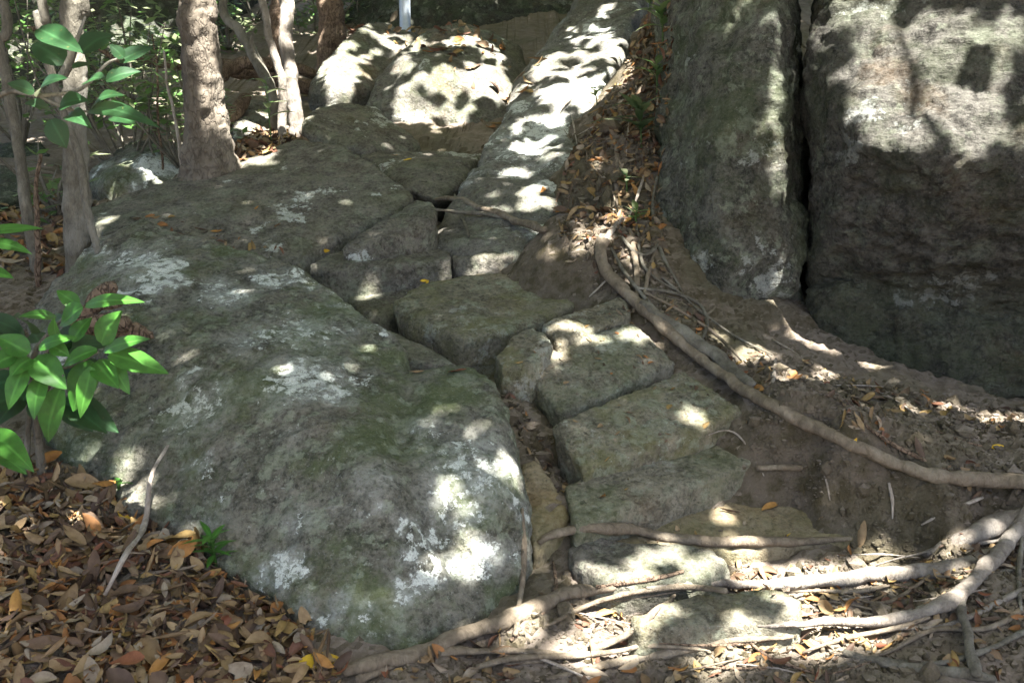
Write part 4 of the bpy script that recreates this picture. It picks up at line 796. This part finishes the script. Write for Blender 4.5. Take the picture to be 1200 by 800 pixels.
tuft('seedling', 'small green sprig at the edge of gully and ramp', 700, 122, .10, 7, .10, .03, 'leafbush', 1.0, .6)
tuft('seedling', 'small green seedling between leaf heap and boulder', 255, 668, .13, 16, .085, .022, 'leaf', 1.0, .5)
tuft('seedling', 'single sprig on the leaf heap close to the seedling stem', 138, 572, .04, 3, .07, .02, 'leaf', 1.0, .2)
tuft('seedling', 'light green sprig in front of the pale twin trunks', 318, 168, .42, 9, .20, .06, 'leafbush', 1.0, .1)
def shrub(name, label, base, top, n, size, sx, sy, sz, mat='leafbush', L=.10, w=.042, group='understory shrubs'):
    base = np.asarray(base, float); top = np.asarray(top, float)
    o = link(name, None, None, None, base, label=label, category='shrub', group=group)
    tb = []
    pts_l = []
    for k in range(size):
        e = top + np.array((rs.normal(0, sx), rs.normal(0, sy), rs.normal(0, sz)))
        mid = (base + e) / 2 + rs.normal(0, .06, 3); tb.append(tube_vf(np.array([base, mid, e]), [.012, .008, .003], 6, .06, .1, k))
        for j in range(n // size):
            t = rs.uniform(.0, 1) ** .5; q = mid + (e - mid) * t + rs.normal(0, .07 + .05 * sx, 3) * (1, 1, .6); pts_l.append(q)
    me, _ = tube_me('stem', tb, base); link('stem', me, M['greybark'], o)
    V, T3 = quads(np.array(pts_l), L, w, .3, rs); f = link('foliage', mesh('foliage', V - base, T3, False), M[mat], o)
    return o
SH = [(150, 190, 7.0, 140, 70, .32, .3, .22, 260, 'leafy shrub catching sun behind the pale mottled tree'), (30, 210, 7.6, 25, 60, .3, .3, .25, 240, 'shrub in the gloom behind the leaning left sapling'), (215, 190, 6.7, 185, 110, .26, .2, .12, 170, 'sprawling shrub beside the flaking trunk'),
      (160, 150, 8.6, 165, 30, .4, .3, .2, 260, 'sunlit shrub under the dark rock face'), (100, 150, 9, 90, 40, .5, .3, .3, 260, 'shrub growing at the base of the dark rock face'),
      (370, 80, 12, 360, 25, .5, .4, .35, 380, 'far shrub between the pale twin trunks and dark trunk'), (270, 90, 11.5, 275, 20, .4, .4, .3, 320, 'far shrub behind the mottled leaning trunk'), (300, 80, 13, 300, 0, .7, .4, .4, 420, 'taller far shrub closing the gap between trunks'), (70, 260, 5.9, 65, 205, .10, .1, .12, 50, 'small sprig between the left saplings'), (430, 30, 12.5, 425, 5, .3, .3, .2, 160, 'shrub on top of the far slope by the metal post')]
for (bu, bv, by, tu, tv, sx, sy, sz, n, lab) in SH:
    n = int(n * 1.7)
    b = P(bu, bv, by); b[2] = float(gz(b[None, :2])[0]); shrub('shrub', lab, b, P(tu, tv, by), n, 12, sx, sy, sz)

# ------------------------------------------------------------------ dead wood and other things
b = hit(95, 372)[0]
lg = []
for k, (u0, v0, u1, v1, r) in enumerate([(70, 392, 150, 378, .035), (85, 375, 140, 350, .03), (100, 355, 130, 335, .028), (60, 400, 172, 390, .03), (120, 385, 176, 388, .024)]):
    a_, c_ = P(u0, v0, 3.75), P(u1, v1, 3.72 + .02 * k); lg.append(tube_vf(np.array([a_, (a_ + c_) / 2 + (0, .02, .01), c_]), [r * .7, r, r * .8], 10, .02, .45, k * 9, wob=.03))
me, at = tube_me('rotten_log', lg); link('rotten_log', me, M['deadwood'], None, at, label='splintered rotten log end leaning on the boulder behind the seedling', category='log')
for k, (pp, rr, lab) in enumerate([([(240, 75, 9.2), (300, 85, 9.0), (360, 100, 8.8), (420, 112, 8.9)], .07, 'long fallen trunk lying in the shade behind the twin trunks'), ([(255, 95, 8.6), (300, 72, 8.8), (370, 88, 9.0)], .05, 'fallen branch crossing the fallen trunk'), ([(150, 60, 8.5), (200, 75, 8.3), (260, 90, 8.2)], .035, 'bare branch slanting behind the flaking trunk'), ([(265, 150, 7.7), (282, 128, 7.8), (290, 112, 7.9)], .05, 'broken stump end leaning on the squared block'), ([(30, 30, 8), (80, 40, 8), (140, 70, 7.9)], .02, 'thin dead branch slanting behind the pale mottled tree')]):
    p = [P(*c) for c in pp]; me, at = tube_me('fallen_branch', [tube_vf(np.array(p), [rr, rr * 1.1, rr * .9][:len(p)] if len(p) == 3 else [rr, rr, rr * .9, rr * .7], 10, .05, .2, k * 5, wob=.04)])
    link('fallen_branch', me, M['deadwood'], None, at, label=lab, category='branch')
# metal post at the head of the path
pb = P(475, 40, 9.6); pb[2] = float(gz(pb[None, :2])[0]) - .05
th = np.linspace(0, 2 * np.pi, 20, endpoint=False); prof = [(.0, .058), (.02, .062), (.05, .058), (.06, .050), (1.9, .050), (1.905, .055), (1.96, .055), (1.975, .04)]
V = np.array([(r * math.cos(a), r * math.sin(a), z) for z, r in prof for a in th] + [(0, 0, 1.98)])
I = (np.arange(len(prof) - 1)[:, None] * 20 + np.arange(20)[None]).ravel(); J = I - I % 20 + (I + 1) % 20
T3 = np.vstack([np.c_[I, J, J + 20], np.c_[I, J + 20, I + 20], np.c_[np.arange(20) + 140, (np.arange(20) + 1) % 20 + 140, np.full(20, 160)]])
link('metal_post', mesh('metal_post', V, T3), M['metal'], None, pb, label='grey galvanised post standing behind the sunlit boulders', category='post')

# ------------------------------------------------------------------ fallen leaves
def dead_leaf(L, w, curl, cup, twist, seed, n=6):
    V = []
    for i in range(n + 1):
        t = i / n; wid = w * .5 * math.sin(math.pi * (t * .95 + .025)) ** .75 * (1.12 - .3 * t); a = (t - .5) * curl; x = (math.sin(a) / curl * L) if abs(curl) > .05 else (t - .5) * L
        z = (1 - math.cos(a)) / curl * L if abs(curl) > .05 else 0
        for s in (-1, -.5, 0, .5, 1):
            c = s * cup; yy = wid * (math.sin(c) / cup if abs(cup) > .05 else s); zz = wid * ((1 - math.cos(c)) / cup if abs(cup) > .05 else 0)
            tw = twist * (t - .5) + .15 * math.sin(5 * t + seed + s); V.append((x, yy * math.cos(tw) - zz * math.sin(tw), z + yy * math.sin(tw) + zz * math.cos(tw) + .03 * w * math.sin(11 * t * (1 + .2 * seed) + 4 * s)))
    I = (np.arange(n)[:, None] * 5 + np.arange(4)[None]).ravel(); V = np.array(V); V[:, 2] -= V[:, 2].min()
    return V, np.c_[I, I + 1, I + 6, I + 5]
VAR = [dead_leaf(1, w, c, cu, tw, k) for k, (w, c, cu, tw) in enumerate([(.36, .6, .8, .3), (.40, -.5, 1.1, .5), (.30, 1.3, 1.4, -.8), (.44, .3, .5, .2), (.36, -.9, .9, -1.1), (.28, .8, 2.3, .9), (.40, 2.0, .9, .5), (.38, -.2, -.8, .7), (.30, .4, 2.6, .5), (.44, .6, -.9, -.8), (.62, .4, .6, .3), (.56, -.6, .9, -.4), (.26, 1.0, 1.2, 1.0)])]
for vk, cut in ((3, 18), (0, 22), (7, 20), (10, 17)):                  # torn leaves
    V_, Q_ = VAR[vk]; V_ = V_.copy(); V_[cut:, 0] = np.minimum(V_[cut:, 0], V_[cut, 0] + .06 * np.sin(np.arange(len(V_) - cut) * 2.1)); VAR.append((V_, Q_[:(cut // 5) * 4 + 4]))
BV2 = BVH
def poly_xy(L): return np.array([hit(*c)[0][:2] if len(c) == 2 else c[:2] for c in L])
def inside(p, poly):
    x, y = p[:, 0], p[:, 1]; r = np.zeros(len(p), bool); j = len(poly) - 1
    for i in range(len(poly)):
        a, b2 = poly[i], poly[j]; c = ((a[1] > y) != (b2[1] > y)) & (x < (b2[0] - a[0]) * (y - a[1]) / (b2[1] - a[1] + 1e-12) + a[0]); r ^= c; j = i
    return r
def drop(p, top=.5):
    z = gz(p); out = []
    for (x, y), g in zip(p, z):
        r = BVH.ray_cast(Vector((x, y, g + top)), Vector((0, 0, -1)), top + .4); out.append((x, y, r[0].z, r[1].x, r[1].y, r[1].z, r[0].z - g) if r[0] is not None else (x, y, g, 0, 0, 1, 0))
    return np.array(out)
def place(dr, size, pile, tilt, rg):
    """matrices (n,3,3), positions, variant index"""
    n = len(dr); N = dr[:, 3:6]; N = N * np.sign(N[:, 2:3] + 1e-9) + rg.normal(0, tilt, (n, 3)); N /= np.linalg.norm(N, axis=1)[:, None]
    a = rg.normal(size=(n, 3)); a -= N * (a * N).sum(1)[:, None]; a /= np.linalg.norm(a, axis=1)[:, None]; b2 = np.cross(N, a)
    s = size * np.clip(rg.lognormal(-.08, .40, n), .35, 1.5); lift = rg.uniform(0, 1, n) ** 1.5 * pile
    return np.stack([a, b2, N], -1) * s[:, None, None], dr[:, :3] + np.c_[np.zeros((n, 2)), lift + .002], rg.integers(0, len(VAR), n), lift
ZONES = [
    ('leaf_litter', 'deep heap of brown dead leaves filling the corner below the big boulder', [(60, 545), (170, 592), (240, 640), (305, 700), (372, 758), (410, 800), (-.9, 2.1, 0), (-2.6, 2.1, 0), (-2.7, 3.6, 0), (-30, 545)], 5600, .076, .055, .42, 165),
    ('leaf_litter', 'dead leaves filling the steep gully beside the pale ramp', [(655, 290), (655, 225), (690, 150), (735, 85), (755, 0), (795, 0), (785, 120), (775, 220), (782, 300), (740, 300)], 1500, .062, .028, .5, 45),
    ('leaf_litter', 'scattered dead leaves and bits on the sunlit path', [(420, 800), (560, 755), (640, 695), (665, 670), (860, 660), (1000, 650), (1215, 612), (1215, 800)], 900, .055, .012, .3, 50),
    ('leaf_litter', 'sparse dead leaves on the terrace under the overhang', [(890, 470), (870, 410), (960, 430), (1050, 455), (1215, 475), (1215, 572), (1080, 562), (980, 520)], 260, .058, .008, .3, 20),
    ('leaf_litter', 'dead leaves caught around the root tangle', [(660, 312), (690, 285), (790, 320), (850, 400), (900, 470), (860, 450), (780, 380)], 120, .06, .012, .4, 0),
    ('leaf_litter', 'sunlit dead leaves at the foot of the twin trunks', [(285, 200), (350, 168), (365, 150), (300, 150), (270, 180)], 420, .09, .02, .35, 0),
    ('leaf_litter', 'dead leaves at the foot of the left saplings', [(-40, 330), (60, 325), (120, 300), (150, 250), (60, 230), (-60, 240)], 500, .09, .02, .35, 0),
    ('leaf_litter', 'bits of leaf in the gap between boulder and steps', [(585, 450), (605, 450), (660, 540), (668, 570), (625, 540)], 40, .05, .008, .3, 0),
    ('leaf_litter', 'scraps of dead leaf lodged on the treads and in the joints of the steps', [(600, 430), (650, 385), (735, 350), (800, 430), (880, 490), (900, 540), (990, 630), (700, 630), (660, 580), (640, 500)], 70, .032, .003, .25, 0),
    ('leaf_litter', 'crumbled leaf fragments mixed through the heap below the big boulder', [(60, 545), (170, 592), (240, 640), (305, 700), (372, 758), (410, 800), (-.9, 2.1, 0), (-2.2, 2.1, 0), (-2.3, 3.6, 0), (-30, 545)], 3500, .024, .06, .5, 0),
    ('leaf_litter', 'leaf scraps caught in the seam between big boulder and tilted slab', [(150, 262), (250, 285), (345, 308), (350, 300), (255, 272), (150, 250)], 60, .05, .006, .35, 0),
    ('leaf_litter', 'leaves on the slope behind the sunlit boulders', [(380, 70), (400, 30), (500, 30), (640, 60), (620, 110), (480, 60)], 300, .11, .02, .35, 0)]
SPOTN = {0: 'in the leaf heap below the big boulder', 1: 'in the steep gully beside the ramp', 2: 'on the sunlit path among the roots', 3: 'on the terrace soil under the overhang'}
CK = list(DEAD.keys())[:5]; VMESH = {}
SHAPE = ['gently curved', 'arched', 'curled up', 'flat', 'humped', 'tightly rolled', 'strongly curled', 'drooping edged', 'tube-like rolled', 'twisted', 'broad flat', 'broad arched', 'narrow twisted', 'torn flat', 'torn curved', 'torn drooping', 'torn broad']
for zi, (nm, lab, pl, n, size, pile, tilt, nind) in enumerate(ZONES):
    poly = poly_xy(pl); lo, hi = poly.min(0), poly.max(0); c = rs.uniform(lo, hi, (n * 6, 2)); c = c[inside(c, poly)][:n]
    dr = drop(c); dr = dr[dr[:, 6] < (.05 if zi not in (1, 8, 10, 11) else .6)]
    if zi in (2, 3, 4):                                   # clumpy scatter
        dr = dr[fbm(np.c_[dr[:, :2], dr[:, 0] * 0], 4, 2, 8) > -.12]
    R, Pp, vi, lift = place(dr, size, pile, tilt, rs)
    d = Pp - CAM; cu = 600 + 1200 * d[:, 0] / (d @ F); cv = 400 - 1200 * (d @ U) / (d @ F)
    inview = (cu > 8) & (cu < 1192) & (cv > 5) & (cv < 792)
    score = np.where(inview, lift * 30 + 3.0 / (d @ F) + rs.uniform(0, .3, len(d)), -1); ind = set(np.argsort(-score)[:nind].tolist()) if nind else set()
    Vs, Qs, off = [], [], 0
    for i in range(len(Pp)):
        V, Q = VAR[vi[i]]
        if i in ind:
            ck = CK[int(rs.choice(5, p=[.40, .10, .24, .12, .14]))]; key = (vi[i], ck)
            if key not in VMESH: VMESH[key] = mesh('fallen_leaf', V, Q); VMESH[key].materials.append(M['d_' + ck])
            o = link('fallen_leaf', VMESH[key], None, None, None, label=f"{ {'tan': 'tan', 'rust': 'rust red', 'brown': 'dark brown', 'ochre': 'golden ochre', 'grey': 'pale grey'}[ck]} {SHAPE[vi[i]]} dead leaf {SPOTN[zi]}", category='leaf', group=f"{ck} {SHAPE[vi[i]]} dead leaves {SPOTN[zi]}")
            mw = Matrix.Identity(4)
            for a in range(3):
                for b2 in range(3): mw[a][b2] = R[i][a][b2]
                mw[a][3] = Pp[i][a]
            o.matrix_world = mw
        else:
            Vs.append(V @ R[i].T + Pp[i]); Qs.append(Q + off); off += len(V)
    if Vs: link(nm, mesh(nm, np.vstack(Vs), np.vstack(Qs)), M['litter'], kind='stuff', label=lab)
def pebble(rg, n=1):
    bm = bmesh.new(); bmesh.ops.create_icosphere(bm, subdivisions=1, radius=1)
    V = np.array([v.co[:] for v in bm.verts]); T3 = np.array([[v.index for v in f.verts] for f in bm.faces]); bm.free()
    return V, T3
PV, PT = pebble(rs)
for nm, lab, pl, n, s0 in (('soil_crumbs', 'crumbs of soil and grit strewn over the path', ZONES[2][2], 4200, .0055), ('soil_crumbs', 'crumbs of soil and grit on the terrace and bank', ZONES[3][2] + [], 3200, .006), ('soil_crumbs', 'crumbs of soil round the root tangle', ZONES[4][2], 700, .006), ('soil_crumbs', 'grit in the gap between boulder and steps', ZONES[7][2], 400, .008), ('soil_crumbs', 'crumbs of earth on the face of the bank', [(880, 480), (1000, 535), (1215, 585), (1215, 615), (1090, 640), (1000, 640), (930, 590), (880, 530)], 1500, .0042), ('soil_crumbs', 'crumbs of earth in the gully', ZONES[1][2], 2200, .009), ('soil_crumbs', 'grit on the treads of the steps', ZONES[8][2], 160, .0028)):
    poly = poly_xy(pl); c = rs.uniform(poly.min(0), poly.max(0), (n * 5, 2)); c = c[inside(c, poly)][:n]; dr = drop(c); dr = dr[dr[:, 6] < (.6 if s0 < .004 else .03)]
    k = len(dr); sz = s0 * rs.lognormal(0, .6, (k, 1, 1)); D = 1 + rs.uniform(-.35, .35, (k, len(PV), 1)); V = PV[None] * D * sz * rs.uniform(.6, 1.3, (k, 1, 3)) + dr[:, None, :3]
    link(nm, mesh(nm, V.reshape(-1, 3), (PT[None] + (np.arange(k) * len(PV))[:, None, None]).reshape(-1, 3), False), M['soil'], kind='stuff', label=lab)
def one_leaf(u, v, L, colour, label, yaw=0., var=3, tilt=.15, group=None):
    h, nn = hit(u, v); N = nn + rs.normal(0, tilt, 3); N /= np.linalg.norm(N); a = np.array((math.cos(yaw), math.sin(yaw), 0)); a -= N * (a @ N); a /= np.linalg.norm(a); b2 = np.cross(N, a)
    V, Q = VAR[var]; key = (var, colour)
    if key not in VMESH: VMESH[key] = mesh('fallen_leaf', V, Q); VMESH[key].materials.append(M['d_' + colour])
    o = link('fallen_leaf', VMESH[key], None, label=label, category='leaf')
    if group: o['group'] = group
    mw = Matrix.Identity(4); R = np.stack([a, b2, N], -1) * L
    for i in range(3):
        for j in range(3): mw[i][j] = R[i][j]
        mw[i][3] = (h + N * .004)[i]
    o.matrix_world = mw
one_leaf(706, 583, .055, 'ochre', 'single golden orange leaf lying flat on the lowest step', -.9, 3)
one_leaf(902, 595, .085, 'ochre', 'orange curled leaf on the bedrock tread', .6, 1)
one_leaf(855, 600, .075, 'brown', 'brown curled leaf on the bedrock tread near the orange one', -.2, 5)
one_leaf(376, 776, .13, 'yellow', 'long mustard yellow leaf at the foot of the big boulder', .25, 3)
one_leaf(150, 614, .11, 'yellow', 'yellow leaf on the leaf heap beside the bent twig', -.3, 0)
one_leaf(497, 329, .045, 'yellow', 'bright yellow scrap on the edge of the mossy block', .3, 1)
one_leaf(500, 332, .04, 'yellow', 'second bright yellow scrap touching the first on the mossy block', 1.6, 4)
one_leaf(380, 294, .055, 'yellow', 'yellow leaf stuck in the crack above the edging stone', .6, 6)
one_leaf(536, 436, .075, 'rust', 'rust coloured leaf lying on the shoulder of the big boulder', -.3, 3)
one_leaf(488, 437, .06, 'tan', 'tan leaf on top of the big boulder by the mossy block', .5, 7)
one_leaf(300, 245, .05, 'ochre', 'little upright ochre leaf on the tilted slab', 1.4, 2)
one_leaf(254, 272, .06, 'ochre', 'ochre leaf in the seam between boulder and slab', .2, 0)
one_leaf(235, 270, .07, 'brown', 'brown leaf in the seam between boulder and slab', .1, 5)
one_leaf(325, 265, .07, 'tan', 'tan rolled leaf on the tilted slab', 1.3, 8)
one_leaf(478, 188, .06, 'yellow', 'yellow-green leaf on the flat topped ledge rock', .1, 3)
one_leaf(463, 183, .05, 'ochre', 'ochre leaf on the flat topped ledge rock', .7, 0)
one_leaf(637, 225, .11, 'ochre', 'orange leaf at the edge of the pale ramp', 1.2, 4)
one_leaf(654, 247, .07, 'ochre', 'orange leaf on the soil below the ramp edge', .9, 2)
one_leaf(1010, 625, .10, 'tan', 'tan leaf propped against the bank by the rail-like root', 1.2, 7, .4)
one_leaf(920, 630, .06, 'yellow', 'yellowish scrap on the bedrock tread near the rail-like root', .8, 8)
one_leaf(966, 452, .06, 'rust', 'rust red leaf on sunlit soil below the cleft', .8, 3)
one_leaf(868, 440, .07, 'rust', 'rust red leaf beside the bark-covered root', .1, 3)
one_leaf(1000, 520, .05, 'yellow', 'pale yellow leaf on the terrace above the longest root', 1.2, 0)
one_leaf(1168, 524, .05, 'yellow', 'small yellow leaf in the terrace litter', .2, 3)
